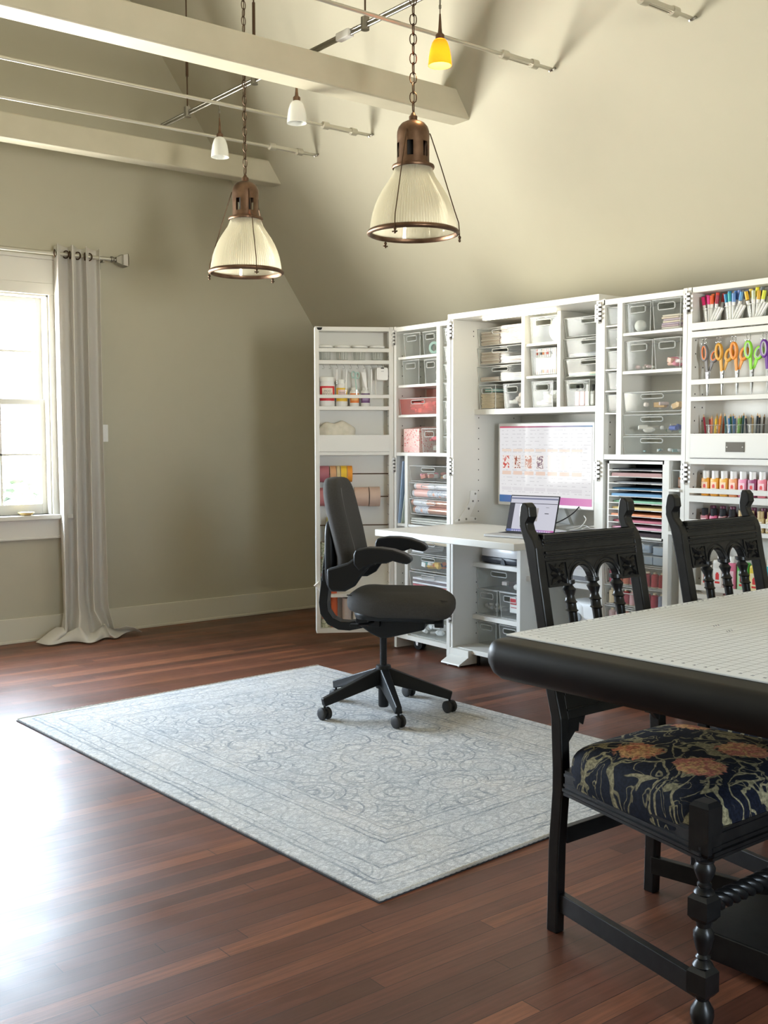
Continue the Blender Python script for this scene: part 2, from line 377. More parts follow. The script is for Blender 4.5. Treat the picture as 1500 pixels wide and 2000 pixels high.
def slab(p, q, th=.14):   # sloped ceiling slab between two (x,z) points
    n = Vector((-(q[1]-p[1]), (q[0]-p[0]))).normalized()*th
    if n.y < 0: n = -n
    b.prism([(p[0], p[1]), (q[0], q[1]), (q[0]+n.x, q[1]+n.y), (p[0]+n.x, p[1]+n.y)], 1, YR-.16, YB+.16)
slab((XR+.1, ZR-.1*TA), (slx(CZ), CZ)); slab((SLX, CZ), (XL-.1, ZL-.1*TA)); b.box(SLX-.1, slx(CZ)+.1, YR-.16, YB+.16, CZ, CZ+.12)
struct(b.build('ceiling', paint))
# baseboards
def baseboard(name, pts):
    b = MB()
    for (x0, x1, y0, y1) in pts: b.box(x0, x1, y0, y1, 0, .168); b.box(x0-.006*(x1-x0 < .1), x1+.006*(x1-x0 < .1), y0-.006*(y1-y0 < .1), y1+.006*(y1-y0 < .1), 0, .02)
    struct(b.build(name, baseb, bev=.004))
baseboard('baseboard_back', [(XL, XR, YB-.018, YB)]); baseboard('baseboard_right', [(XR-.018, XR, YR, YB-.02)]); baseboard('baseboard_left', [(XL, XL+.018, YR, YB-.02)])
# tie beams, cut on the slope
def beam(name, y0, y1, z0, z1):
    b = MB(); b.prism([(XL+.05, z0), (slx(z0)+.02, z0), (slx(z1)+.02, z1), (XL+.05, z1)], 1, y0, y1)
    o = struct(b.build(name, beamp, bev=.008))
beam('trim_1', 4.648, 4.797, 3.190, 3.345); beam('trim_2', 6.630, 6.750, 3.188, 3.342)
# windows
def window(name, a, e, z0, z1, horiz=True, c=YB, s=1, munt=3, skip=()):
    root = bpy.data.objects.new(name, None); C.objects.link(root); struct(root)
    def B(mb, u0_, u1_, d0, d1, p, q):     # u along the wall, d into the wall (0 = inner face, + = outward)
        if horiz: mb.box(u0_, u1_, *sorted((c+s*d0, c+s*d1)), p, q)
        else: mb.box(c-max(d0, d1), c-min(d0, d1), u0_, u1_, p, q)
    cs = MB(); w = .09
    B(cs, a-w, a, -.02, 0, z0-.02, z1); B(cs, e, e+w, -.02, 0, z0-.02, z1); B(cs, a-w-.01, e+w+.01, -.024, 0, z1, z1+.075)
    B(cs, a-w-.02, e+w+.02, -.035, 0, z1+.235, z1+.26); B(cs, a-w-.005, e+w+.005, -.02, 0, z1+.075, z1+.235)
    cs.build('window_casing', trimw, root, bev=.003)
    st = MB(); B(st, a-w-.03, e+w+.03, -.07, .1, z0-.03, z0); B(st, a-w-.01, e+w+.01, -.022, 0, z0-.16, z0-.03); B(st, a-w-.01, e+w+.01, -.03, 0, z0-.165, z0-.15)
    st.build('window_sill', trimw, root, bev=.004)
    zm = 1.622
    for nm, p, q, d in (('upper_sash', zm-.02, z1, .10), ('lower_sash', z0, zm+.02, .065)):
        sh = MB(); t = .045; top = .05 if nm == 'upper_sash' else .038; bot = .038 if nm == 'upper_sash' else .07
        B(sh, a, a+t, d, d+.035, p, q); B(sh, e-t, e, d, d+.035, p, q); B(sh, a+t, e-t, d, d+.035, q-top, q); B(sh, a+t, e-t, d, d+.035, p, p+bot)
        for k in range(1, munt):
            u = a+(e-a)*k/munt; B(sh, u-.009, u+.009, d+.008, d+.028, p+bot, q-top)
        pm = (p+bot+q-top)/2
        B(sh, a+t, e-t, d+.008, d+.028, pm-.008, pm+.008) if nm == 'upper_sash' or True else None
        so_ = sh.build(nm, trimw, root, bev=.002)
        gl = MB(); B(gl, a+t-.005, e-t+.005, d+.016, d+.019, p+bot-.005, q-top+.005); gl.build('pane', pane, so_)
    jb = MB(); B(jb, a-.001, a+.012, 0, .16, z0, z1); B(jb, e-.012, e+.001, 0, .16, z0, z1); B(jb, a, e, 0, .16, z1-.012, z1+.001); jb.build('window_jamb', trimw, root)
    return root
for k, (a, e) in enumerate(WB): window('window_%d' % (k+1), a, e, *WZ)
for k, (a, e) in enumerate(WF): window('window_%d' % (k+4), a, e, WFZ[0], WFZ[1], True, YR, -1)
# ---------------------------------------------------------------- wall fittings, curtain
t = thing('light_switch', 'white light switch plate on the back wall beside the curtain', 'light switch', (3.165, YB, 1.412))
b = MB(); b.box(-.037, .037, -.007, 0, -.06, .06); b.build('cover_plate', whitep, t, bev=.002)
b = MB(); b.box(-.016, .016, -.011, -.006, -.033, .033); b.build('rocker', whitep, t, bev=.002)
RY, RZ = 7.085, 2.607
t = thing('curtain_rod', 'brushed metal curtain rod with a flared square finial above the window', 'curtain rod', (2.6, RY, RZ))
b = MB(); b.cyl((-2.2, 0, 0), (.60, 0, 0), .014, 16); b.build('rod', silver, t, smooth=40)
b = MB(); b.lathe([(.014, 0), (.022, .004), (.022, .016), (.012, .022), (.012, .034), (.020, .040)], 16)
b.T = Matrix.Identity(4); vv = [Vector((p.z+.60, p.x, p.y)) for p in b.v]; b.v = vv
def frus(bl, x0, s0, x1, s1): bl.hexa([(x0, -s0, -s0), (x0, s0, -s0), (x0, s0, s0), (x0, -s0, s0)], [(x1, -s1, -s1), (x1, s1, -s1), (x1, s1, s1), (x1, -s1, s1)])
frus(b, .638, .018, .672, .034); frus(b, .672, .037, .680, .037); frus(b, .680, .036, .712, .045); frus(b, .712, .045, .728, .024)
b.build('finial', nickel, t, bev=.002)
b = MB(); b.cyl((.545, 0, -.02), (.545, YB-RY, -.02), .006, 10); b.box(.52, .57, YB-RY-.006, YB-RY, -.06, .03); b.box(.537, .553, -.016, .016, -.028, -.012); b.build('wall_bracket', nickel, t, bev=.001)
# curtain: pleated grommet panel that puddles on the floor
cur = thing('curtain', 'off-white woven grommet curtain hanging beside the window and puddling on the floor', 'curtain', (2.96, RY, 0))
def smooth(a): a = max(0, min(1, a)); return a*a*(3-2*a)
b = MB(); NU, NV = 220, 70; x0c, x1c = -.170, .158
for i in range(NV+1):
    q = i/NV; z = 2.665*(1-q)**1.0 if q < .93 else 0
    low = smooth((.55-z/2.665)/.55)
    for j in range(NU+1):
        u = j/NU
        ph = 2*PI*3.3*u+.4+.9*math.sin(2*PI*u+.7)*low
        amp = .064*(1-.25*low)
        x = x0c+(x1c-x0c)*u
        x += .034*math.sin(ph*1+1.2)*(1-low*.3)+low*.02*math.sin(5*u+2)
        y = amp*math.cos(ph)+.010*math.sin(9*u+3*z)*low+.006*math.sin(31*u+z)
        if z < .30:      # gathers above the floor
            k = smooth((.30-z)/.30); y -= .05*k*math.sin(PI*u); x += .03*k*(u-.5)+.012*k*math.sin(13*u+8*z)
        b.v.append(Vector((x, y, max(z, 0))))
# turn the last rows into a puddle
rows = NV+1; pr = [i for i in range(rows) if i/NV >= .93]; base_i = pr[0]-1
for n_i, i in enumerate(pr):
    k = (n_i+1)/len(pr)
    for j in range(NU+1):
        u = j/NU; s_ = b.v[base_i*(NU+1)+j]
        a = (u-.5)*2
        outx = a*.20*k+.02*math.sin(9*u+5*k); outy = -(.20*math.sin(PI*min(1, max(0, u*1.06)))**.8)*k-.05*abs(a)*k
        hump = .095*math.sin(PI*min(1, k*1.0))*(.55+.45*math.sin(17*u+4*k))+.03*(1-k)
        b.v[i*(NU+1)+j] = Vector((s_.x+outx, s_.y+outy, max(.006, .012+hump*(1-k*.55)+.012*math.sin(25*u+9*k)*(1-k))))
b.f = [[i*(NU+1)+j, i*(NU+1)+j+1, (i+1)*(NU+1)+j+1, (i+1)*(NU+1)+j] for i in range(NV) for j in range(NU)]; b.m = [0]*len(b.f)
o = b.build('panel', linen, cur, smooth=80); md = o.modifiers.new('sol', 'SOLIDIFY'); md.thickness = .002
for k in range(6):
    u = (k+.5)/7+.03; b = MB()
    ring_ = [(0, .024*math.cos(2*PI*a/20), .024*math.sin(2*PI*a/20)) for a in range(20)]
    b.tube(ring_, .0045, 6, closed=True); g_ = b.build('grommet', bronze, cur, smooth=60)
    g_.location = (x0c+(x1c-x0c)*u+.034*math.sin(2*PI*3.3*u+1.6), .0, RZ); g_.rotation_euler = (0, 0, .5 if k % 2 else -.5)
# soap dish like amber glass on the sill
t = thing('glass_dish', 'small amber glass dish on the window sill', 'dish', (2.60, 7.165, WZ[0]))
b = MB(); b.lathe([(.012, .001), (.035, .004), (.052, .018), (.055, .022), (.048, .018), (.03, .009), (.004, .006)], 24); b.build('bowl', M('pale_amber', (.75, .55, .22), .2), t, smooth=50)
# ---------------------------------------------------------------- rail lighting
def rail(name, y0, y1, x1, label):
    t = thing('light_rail', label, 'light rail', (XL+1.0, y0, 3.272), 0, 'rods that run across the vault')
    b = MB(); L = x1-(XL+1.0); b.tube([(-.9, 0, 0), (L, y1-y0, 0)], .0095, 10); b.build('rod', silver, t, smooth=40)
    b = MB(); a = L-.36; e = L-.13; dy = (y1-y0)
    b.tube([(a-.012, dy, 0), (a+.03, dy, 0)], .023, 12); b.tube([(e-.03, dy, 0), (e+.012, dy, 0)], .023, 12)
    b.box(a+.02, e-.02, dy-.017, dy-.010, -.010, .010); b.box(a+.02, e-.02, dy+.010, dy+.017, -.010, .010)
    b.tube([(a+.02, dy, 0), (a+.08, dy, 0)], .007, 8); b.tube([(e-.09, dy, 0), (e-.02, dy, 0)], .009, 8)
    b.build('turnbuckle', silver, t, smooth=40)
    b = MB(); b.T = Matrix.Translation((L-.004, dy, 0)) @ Matrix.Rotation(math.radians(-35), 4, 'Y'); b.lathe([(.022, -.004), (.022, .004)], 16)
    b.T = b.T @ Matrix.Identity(4); b.build('wall_anchor', nickel, t)
rail('a', 3.095, 3.09, 4.24, 'nearest cross rod of the rail lighting, ending at the top right of the slope')
rail('b', 3.965, 3.950, 4.24, 'cross rod in front of the near tie beam, passing the lit amber lamp')
rail('c', 5.56, 5.490, 4.24, 'cross rod just behind the near tie beam, the upper of the left pair')
rail('d', 6.25, 6.09, 4.24, 'cross rod nearest the far tie beam, the lower of the left pair')
t = thing('monorail_track', 'flat metal track running along the vault and carrying the small lamps', 'track', (3.265, 0, 3.368))
b = MB()
for dz_ in (-.010, .010): b.cyl((0, 1.2, dz_), (0, 6.42, dz_), .0065, 10)
b.box(-.003, .003, 1.2, 6.42, -.006, .006, 1); b.build('track', [nickel, nickel], t, smooth=40)
for yy in (1.9, 4.27, 5.29, 6.07):
    b = MB(); b.cyl((0, yy, .02), (0, yy, CZ-3.368), .0045, 8); b.cyl((0, yy, .22), (0, yy, .42), .009, 8); b.build('hanger', bronze, t, smooth=40)
    b = MB(); b.cyl((0, yy, -.024), (0, yy, .036), .021, 12); b.build('clamp', nickel, t, smooth=40)
b = MB(); b.box(-.019, .019, 4.385, 4.49, -.019, .019); b.build('track_joint', whitep, t, bev=.004)
def small_lamp(y, ztop, zb, mt, label, lit):
    t = thing('pendant_lamp', label, 'lamp', (3.265, y, zb), 0, 'small bell lamps on the track')
    h = .115
    b = MB(); pr_ = [(.019, h), (.027, h-.004), (.035, h-.016), (.044, h-.045), (.050, h-.08), (.053, 0), (.0505, 0), (.047, h-.08), (.041, h-.045), (.025, h-.012)]
    b.lathe(pr_, 28, cap=False); b.build('shade', mt, t, smooth=60)
    b = MB(); b.lathe([(.016, h-.004), (.020, h), (.020, h+.018), (.010, h+.028), (.0075, h+.05), (.004, h+.11)], 16); b.build('socket_cap', copper, t, smooth=40)
    b = MB(); b.cyl((0, 0, h+.10), (0, 0, 3.368-zb-.02), .0022, 6); b.build('wire', bronze, t)
    b = MB(); b.cyl((0, 0, 3.368-zb-.07), (0, 0, 3.368-zb-.02), .004, 8); b.cyl((0, 0, 3.368-zb-.090), (0, 0, 3.368-zb-.075), .006, 8); b.build('wire_grip', nickel, t, smooth=40)
    if lit:
        b = MB(); b.sq((0, 0, h-.055), (.016, .016, .03), 1, 1, 12, 8); b.build('bulb', M('lamp_bulb', (1, .9, .6), emit=((1, .78, .42), 30)), t, smooth=60)
        point('lamp_light', (3.265, y, zb+.03), 5, .02, (1, .76, .42))
small_lamp(5.68, 0, 3.024, opal, 'white glass bell lamp, the lower of the two white ones, hung from the track', False)
small_lamp(4.868, 0, 3.037, opal, 'white glass bell lamp beside the near tie beam, the upper of the two white ones', False)
small_lamp(3.721, 0, 3.030, amber, 'small amber glass bell lamp, switched on, above the near big pendant', True)
# ---------------------------------------------------------------- the two big fluted pendants
def big_pendant(loc, rz, label):
    t = thing('pendant_light', label, 'pendant light', loc, rz, 'pair of fluted glass pendants')
    prof = [(.0845, .285), (.090, .268), (.100, .245), (.118, .218), (.138, .188), (.156, .155), (.171, .120), (.182, .085), (.190, .045), (.194, .012)]
    full = prof+[(.188, .010), (.184, .045), (.176, .085), (.165, .120), (.150, .155), (.132, .188), (.112, .218), (.094, .245), (.080, .268)]
    b = MB(); b.lathe(full, 192, cap=False, rib=lambda i: .011 if i < len(prof) else 0.0); b.build('glass_shade', fluted, t, smooth=25)
    b = MB(); b.lathe([(.196, .014), (.204, .010), (.209, .002), (.206, -.006), (.196, -.010), (.190, -.004), (.190, .010)], 64, cap=False)
    b.f += []; b.build('rim', copper, t, smooth=60)
    b = MB(); b.lathe([(.093, .284), (.096, .290), (.094, .298), (.080, .300), (.0735, .304)], 48, cap=False)
    cap = [(.0735, .304), (.073, .318), (.0725, .330), (.0725, .395), (.0725, .412), (.073, .430), (.072, .445), (.066, .465), (.052, .482), (.034, .491), (.018, .494), (.018, .500)]
    b.lathe(cap, 48, cap=False, skip=lambda i, j: i == 2 and (j % 8) in (0, 1, 2))
    inn = [(r-.003, z) for r, z in cap[:8]]; b.lathe(inn, 48, cap=False, skip=lambda i, j: i == 2 and (j % 8) in (0, 1, 2))
    b.lathe([(.012, .496), (.019, .500), (.019, .514), (.012, .520), (.007, .530)], 16); b.build('copper_cap', copper, t, smooth=45)
    b = MB(); b.lathe([(.030, .30), (.034, .31), (.034, .40), (.026, .44), (.01, .45)], 20); b.build('socket', dark, t, smooth=40)
    b = MB(); b.sq((0, 0, .225), (.032, .032, .055), 1, 1, 16, 10); b.build('bulb', opal, t, smooth=60)
    for k in range(3):
        a = 2*PI*k/3; ca, sa = math.cos(a), math.sin(a)
        b = MB(); b.tube([(ca*.074, sa*.074, .442), (ca*.078, sa*.078, .436), (ca*.125, sa*.125, .300), (ca*.186, sa*.186, .110), (ca*.207, sa*.207, .050), (ca*.211, sa*.211, .005), (ca*.211, sa*.211, -.018)], .0026, 6)
        b.lathe([(.004, -.022), (.007, -.018), (.007, -.012), (.004, -.008)], 8, (ca*.211, sa*.211, 0)); b.lathe([(.003, -.036), (.006, -.032), (.006, -.027), (.003, -.022)], 8, (ca*.211, sa*.211, 0))
        b.tube([(ca*.211-sa*.012, sa*.211+ca*.012, -.027), (ca*.211+sa*.012, sa*.211-ca*.012, -.027)], .0035, 6)
        b.build('tie_rod', bronze, t, smooth=40)
    b = MB(); z = .528; k = 0
    while z < CZ-loc[2]-.05:
        ln = .031; w = .0145; pts = []
        for (px_, pz_) in ((0, 0), (w*.8, ln*.28), (w, ln*.65), (w, ln*1.05), (w*.8, ln*1.42), (0, ln*1.7), (-w*.8, ln*1.42), (-w, ln*1.05), (-w, ln*.65), (-w*.8, ln*.28)):
            pts.append((px_, 0, z+pz_) if k % 2 else (px_*.35, px_*.94, z+pz_))
        b.tube(pts, .0026, 5, closed=True); z += ln*1.36; k += 1
    b.tube([(.005, .004, .53+i*.03) for i in range(int((CZ-loc[2]-.55)/.03))], .0022, 5)
    b.build('chain', bronze, t, smooth=50)
    return t
p1 = big_pendant((3.16, 3.782, 2.290), math.radians(-32), 'nearer large fluted glass and copper pendant, hanging in front of the near beam')
c_ = dup(p1, (3.16, 5.225, 2.290), math.radians(14), 'farther large fluted glass and copper pendant, in front of the back wall')
# ---------------------------------------------------------------- rug
t = thing('rug', 'large faded grey medallion rug on the wooden floor under the office chair', 'rug', (2.79, 3.865, 0), math.radians(2.2))
def shear(x, y): return (x+(y/RL)*.0-.0*x, y+x*.022)
b = MB(); N = 24
b.box(-RW/2, RW/2, -RL/2, RL/2, .002, .012); b.v = [Vector((*shear(p.x, p.y), p.z)) for p in b.v]; b.build('pile', rgm, t, bev=.003)
edge = M('rug_backing', (.03, .03, .034), .9); bindm = mottled('rug_binding', (.42, .41, .38), (.62, .60, .55), 300, .9)
b = MB(); e = .006; b.box(-RW/2-e, RW/2+e, -RL/2-e, RL/2+e, .0005, .0045); b.v = [Vector((*shear(p.x, p.y), p.z)) for p in b.v]; b.build('backing', edge, t)
for sy in (-1, 1):
    b = MB(); pts = []; k = 150
    for i in range(k+1):
        x = -RW/2+RW*i/k; pts.append((*shear(x, sy*RL/2), .009))
    b.tube(pts, [.0075 if i % 2 else .0055 for i in range(k+1)], 8); b.build('serged_edge', bindm, t, smooth=60)
# ---------------------------------------------------------------- office chair
oc = thing('office_chair', 'charcoal swivel office chair with black arms on the rug', 'chair', (3.294, 4.176, .012), math.radians(-48))
# local x = forward, y = away from the camera side
def seatfn(p):
    x, y, z = p; k = (x+.13)/.5
    z2 = z-.030*smooth((x-.20)/.22)+.012*smooth(-(x-.0)/.13)
    if z > .57: z2 -= .018*math.exp(-((y)/.13)**2)*math.exp(-((x-.10)/.16)**2)
    return Vector((x, y*(1-.10*smooth(-(x-.05)/.2)), z2))
b = MB(); b.sq((.095, 0, .553), (.258, .262, .066), .62, .5, 48, 22, fn=seatfn); b.build('seat', grey, oc, smooth=60)
def seam(bld, pts, r=.003): bld.tube(pts, r, 6)
b = MB(); seam(b, [(-.150+.49*i/14, s_*.0+(-.165-.0*i), .603-.020*smooth((-.118+.49*i/14-.17)/.22)) for s_ in (1,) for i in range(15)]); b.build('seat_seam', grey, oc)
b = MB(); b.sq((.10, 0, .512), (.225, .235, .030), .4, .45, 32, 8); b.build('seat_shell', blkp, oc, smooth=60)
def backfn(p):      # p in (x thickness, y width, z height) around origin
    x, y, z = p; q = (z-.92)/.26
    return Vector((x-.165-.055*smooth((z-.80)/.38)+.020*math.exp(-((z-.78)/.10)**2)-.030*(1-(y/.22)**2)*.8-.05*smooth((.72-z)/.14), y*(1-.16*max(0, q)**2-.18*max(0, -q)**2), z))
b = MB(); b.sq((0, 0, .905), (.050, .225, .262), .38, .55, 44, 26, fn=backfn); b.build('backrest', grey, oc, smooth=60)
b = MB(); b.tube([backfn(Vector((.046, -.150+.02*math.sin(i/16*PI), .70+.42*i/16))) for i in range(17)], .0032, 6); b.build('backrest_seam', M('seam_grey', (.16, .15, .145), .9), oc)
# back shell, J shaped spine
b = MB(); b.sq((0, 0, .80), (.030, .175, .165), .4, .5, 32, 14, fn=lambda p: Vector((p.x-.238, p.y, p.z))); b.build('back_shell', blkp, oc, smooth=60)
for s_, hw in ((0., .042),):
    path = [(-.262, .862), (-.268, .80), (-.280, .70), (-.292, .60), (-.298, .545), (-.292, .495), (-.262, .452), (-.215, .430), (-.165, .428), (-.11, .440), (-.04, .455)]
    b = MB()
    P = [Vector((a, c)) for a, c in path]; outer = []; inner_ = []
    for i, p in enumerate(P):
        d = (P[min(i+1, len(P)-1)]-P[max(i-1, 0)]).normalized(); n = Vector((-d.y, d.x)); outer.append(p-n*.021); inner_.append(p+n*.021)
    for i in range(len(P)-1):
        q = [outer[i], outer[i+1], inner_[i+1], inner_[i]]
        b.add([(v.x, s_-hw, v.y) for v in q]+[(v.x, s_+hw, v.y) for v in q], [(0, 3, 2, 1), (4, 5, 6, 7), (0, 1, 5, 4), (3, 7, 6, 2)]+([(0, 4, 7, 3)] if i == 0 else [])+([(1, 2, 6, 5)] if i == len(P)-2 else []))
    b.build('spine', blkp, oc, bev=.003, smooth=50)
b = MB(); b.box(-.285, -.262, -.11, .11, .66, .72); b.build('spine_bridge', blkp, oc, bev=.004); b = MB(); b.box(-.06, .0, -.11, .11, .44, .475); b.build('spine_mount', blkp, oc, bev=.004)
# mechanism
b = MB(); b.prism([(-.13, .455), (-.05, .40), (.0, .378), (.05, .385), (.215, .425), (.225, .50), (.10, .52), (-.12, .50)], 1, -.075, .075); b.box(-.10, .20, -.12, .12, .485, .515); b.build('mechanism', blkp, oc, bev=.008)
b = MB(); b.cyl((.215, -.03, .462), (.262, -.03, .462), .014, 14); b.cyl((.262, -.03, .458), (.305, -.03, .458), .028, 8); b.build('tension_knob', blkp, oc, bev=.002)
b = MB(); b.tube([(-.02, -.07, .47), (-.05, -.16, .463), (-.09, -.225, .47)], .008, 8); b.box(-.12, -.08, -.25, -.215, .462, .476); b.build('height_lever', blkp, oc, bev=.002)
b = MB(); b.cyl((0, 0, .22), (0, 0, .40), .0175, 20); b.build('gas_lift', blkp, oc, smooth=40)
# armrests
for s_ in (-1, 1):
    yc = s_*.285
    top = [(-.085, .818), (-.075, .840), (-.02, .850), (.04, .850), (.10, .842), (.155, .824), (.180, .808), (.186, .795)]
    bot = [(.182, .782), (.165, .776), (.13, .782), (.10, .790), (.07, .778), (.02, .776), (-.02, .764), (-.06, .740), (-.085, .772)]
    b = MB(); b.prism(top+bot, 1, yc-.042, yc+.042); b.build('arm_pad', blkp, oc, bev=.012, smooth=50)
    b = MB(); b.prism([(-.085, .80), (-.02, .782), (.02, .772), (-.02, .750), (-.055, .71), (-.085, .665), (-.13, .64), (-.20, .638), (-.215, .66), (-.218, .745), (-.12, .775)], 1, yc-.026, yc+.026); b.build('arm_bracket', blkp, oc, bev=.010, smooth=50)
    b = MB(); b.box(-.225, -.165, min(yc, s_*.10), max(yc, s_*.10), .655, .735); b.build('arm_mount', blkp, oc, bev=.012)
# five star base
b = MB(); b.lathe([(.024, .235), (.036, .232), (.040, .215), (.042, .13), (.038, .118), (.026, .115), (.026, .03), (.022, .022)], 24); b.build('hub', blkp, oc, smooth=45)
for k in range(5):
    a = math.radians(28+72*k+48); ca, sa = math.cos(a), math.sin(a); R_ = Matrix.Rotation(a, 4, 'Z')
    b = MB(); b.T = R_
    w0, w1 = .034, .019
    b.hexa([(.02, -w0, .145), (.335, -w1, .066), (.335, w1, .066), (.02, w0, .145)], [(.02, -w0*.6, .222), (.345, -w1*.7, .104), (.345, w1*.7, .104), (.02, w0*.6, .222)]); b.build('base_leg', blkp, oc, bev=.005)
    cst = bpy.data.objects.new('caster', None); C.objects.link(cst); cst.parent = oc; cst.location = (.330*ca, .330*sa, 0); cst.rotation_euler = (0, 0, a+1.1+k*1.9)
    for d_ in (-1, 1):
        b = MB(); b.T = Matrix.Rotation(PI/2, 4, 'X'); b.lathe([(.010, -.010), (.026, -.0095), (.030, -.006), (.030, .006), (.026, .0095), (.010, .010)], 24, (0, .030, d_*.0165)); b.build('wheel', blkr, cst, smooth=40)
    b = MB(); b.box(-.006, .006, -.005, .005, .02, .050); b.cyl((0, 0, .045), (0, 0, .072), .006, 8); b.prism([(-.022, .034), (-.016, .052), (0, .060), (.016, .052), (.022, .034), (.010, .030), (-.010, .030)], 1, -.004, .004); b.build('caster_fork', blkp, cst)
# ---------------------------------------------------------------- carved dining chairs
def turned(b, c, prof, n=20): b.lathe(prof, n, c)
def dining(loc, rz, label):
    t = thing('dining_chair', label, 'chair', loc, rz, 'carved black chairs tucked under the craft table')
    # rear posts: profile of back edge in (y,z)
    pf = [(.290, 0), (.285, .244), (.273, .40), (.273, .464), (.280, .606), (.306, .701), (.337, .861), (.366, 1.00), (.385, 1.078)]
    for s_ in (-1, 1):
        b = MB(); x0, x1 = s_*.23, s_*.196; x0, x1 = min(x0, x1), max(x0, x1)
        back = pf+[(.394, 1.098), (.405, 1.125), (.406, 1.150), (.402, 1.180), (.396, 1.190)]
        front = [(.382, 1.190), (.370, 1.178), (.366, 1.152), (.378, 1.132), (.372, 1.114), (.350, 1.088), (.340, 1.066)]+[(y-.037, z) for y, z in reversed(pf[:-1])]
        b.prism(back+front, 0, x0, x1); b.build('rear_post', black, t, bev=.004)
    def yb(z):   # back edge at height
        for (a, p), (c, q) in zip(pf, pf[1:]):
            if p <= z <= q: return a+(c-a)*(z-p)/(q-p)
        return pf[-1][0]
    def sheared(b, fn=lambda p: Vector((p.x, p.y+yb(p.z)-.036, p.z))): b.v = [fn(p) for p in b.v]
    # moulded crest board
    b = MB()
    for z0, z1, d in ((1.026, 1.102, .0), (1.088, 1.102, -.007), (1.078, 1.083, -.011), (1.069, 1.073, -.006), (1.048, 1.055, -.011), (1.038, 1.043, -.006), (1.028, 1.031, -.004)): b.box(-.197, .197, d, .024, z0, z1)
    sheared(b); b.build('crest_rail', black, t, bev=.0015)
    # arcade: two arches cut in a board, z .93-1.00
    b = MB(); zt, zb_ = 1.030, .962
    def arch_col(xc, r, x0, x1):
        n = 12; pts = [(xc+r*math.cos(PI*i/n), .962+.046*math.sin(PI*i/n)) for i in range(n+1)]
        pts = [(max(x0, min(x1, p[0])), p[1]) for p in pts]
        for (ax_, az), (bx_, bz) in zip(pts, pts[1:]):
            if abs(ax_-bx_) < 1e-5: continue
            lo, hi = (bx_, ax_); b.add([(lo, 0, bz), (hi, 0, az), (hi, 0, zt), (lo, 0, zt), (lo, .022, bz), (hi, .022, az), (hi, .022, zt), (lo, .022, zt)], [(0, 1, 2, 3), (7, 6, 5, 4), (0, 4, 5, 1), (3, 2, 6, 7)])
        for rr_, dd in ((r+.004, -.006), (r+.016, -.003)):
            b.tube([(xc+rr_*math.cos(PI*i/18), dd+.004, .962+(.046+rr_-r)*math.sin(PI*i/18)) for i in range(19)], .0035, 6)
    for xc in (-.056, .056): arch_col(xc, .045, xc-.045, xc+.045)
    b.box(-.011, .011, 0, .022, .962, zt); b.box(-.111, -.101, 0, .022, .960, zt); b.box(.101, .111, 0, .022, .960, zt)
    sheared(b); b.build('arcade', black, t)
    for s_ in (-1, 1):
        b = MB(); xa, xb_ = sorted((s_*.111, s_*.197)); b.box(xa, xb_, 0, .024, .956, 1.027)
        for fr in ((xa, xb_, .956, .962), (xa, xb_, 1.021, 1.027), (xa, xa+.006, .956, 1.027), (xb_-.006, xb_, .956, 1.027)): b.box(fr[0], fr[1], -.004, 0, fr[2], fr[3])
        xc, zc = (xa+xb_)/2, .9915
        for k in range(8):     # carved leaves
            a = PI/4*k+PI/8*0; L_ = .042 if k % 2 else .028
            ca, sa = math.cos(a), math.sin(a); w = .007 if k % 2 else .0095
            b.add([(xc, -.006, zc), (xc+ca*L_*.6-sa*w, -.002, zc+sa*L_*.6+ca*w), (xc+ca*L_, -.001, zc+sa*L_), (xc+ca*L_*.6+sa*w, -.002, zc+sa*L_*.6-ca*w), (xc+ca*L_*.55, -.014, zc+sa*L_*.55), (xc, 0.003, zc)],
                  [(0, 1, 4), (1, 2, 4), (2, 3, 4), (3, 0, 4), (0, 5, 1), (3, 5, 0)])
        b.sq((xc, -.006, zc), (.006, .005, .006), 1, 1, 10, 6)
        sheared(b); b.build('rosette_block', black, t)
    for x in (-.104, 0., .104):    # turned spindles
        b = MB(); sp = [(.007, .66), (.010, .67), (.014, .72), (.013, .78), (.0135, .868), (.014, .880), (.019, .884), (.015, .888), (.0145, .904), (.019, .908), (.015, .912), (.012, .924), (.016, .934), (.020, .944), (.015, .950), (.012, .955), (.020, .960), (.020, .970)]
        b.lathe(sp, 14, (x, .012, 0)); sheared(b); b.build('spindle', black, t, smooth=40)
    # lower back rail with scrolled brackets
    b = MB(); b.box(-.197, .197, 0, .024, .60, .682); b.box(-.197, .197, -.005, 0, .664, .676); b.box(-.197, .197, -.004, 0, .622, .628)
    for s_ in (-1, 1): b.prism([(s_*.197, .60), (s_*.125, .60), (s_*.135, .575), (s_*.150, .585), (s_*.155, .560), (s_*.168, .562), (s_*.197, .535)], 1, 0.002, .020)
    sheared(b); b.build('lower_back_rail', black, t, bev=.0015)
    # seat frame (trapezoid) with mouldings
    fr = [(-.215, .225), (.215, .225), (.315, -.285), (-.315, -.285)]
    for nm, p, q in (('seat_rail', fr[0], fr[3]), ('seat_rail', fr[1], fr[2]), ('seat_rail', fr[3], fr[2]), ('seat_rail', fr[0], fr[1])):
        b = MB(); P, Q = Vector(p), Vector(q); d = (Q-P); L_ = d.length; ang = math.atan2(d.y, d.x)
        b.T = Matrix.Translation((P.x, P.y, 0)) @ Matrix.Rotation(ang, 4, 'Z')
        side = 1 if (nm and ((Vector((-d.y, d.x)).dot(-(P+Q)/2)) > 0)) else -1
        b.box(0, L_, -.013, .013, .400, .468)
        yo = -side*.013
        for z0, z1, e_ in ((.452, .460, .004), (.425, .432, .005), (.412, .420, .009), (.400, .408, .005)): b.box(0, L_, min(yo, yo-side*e_), max(yo, yo-side*e_), z0, z1)
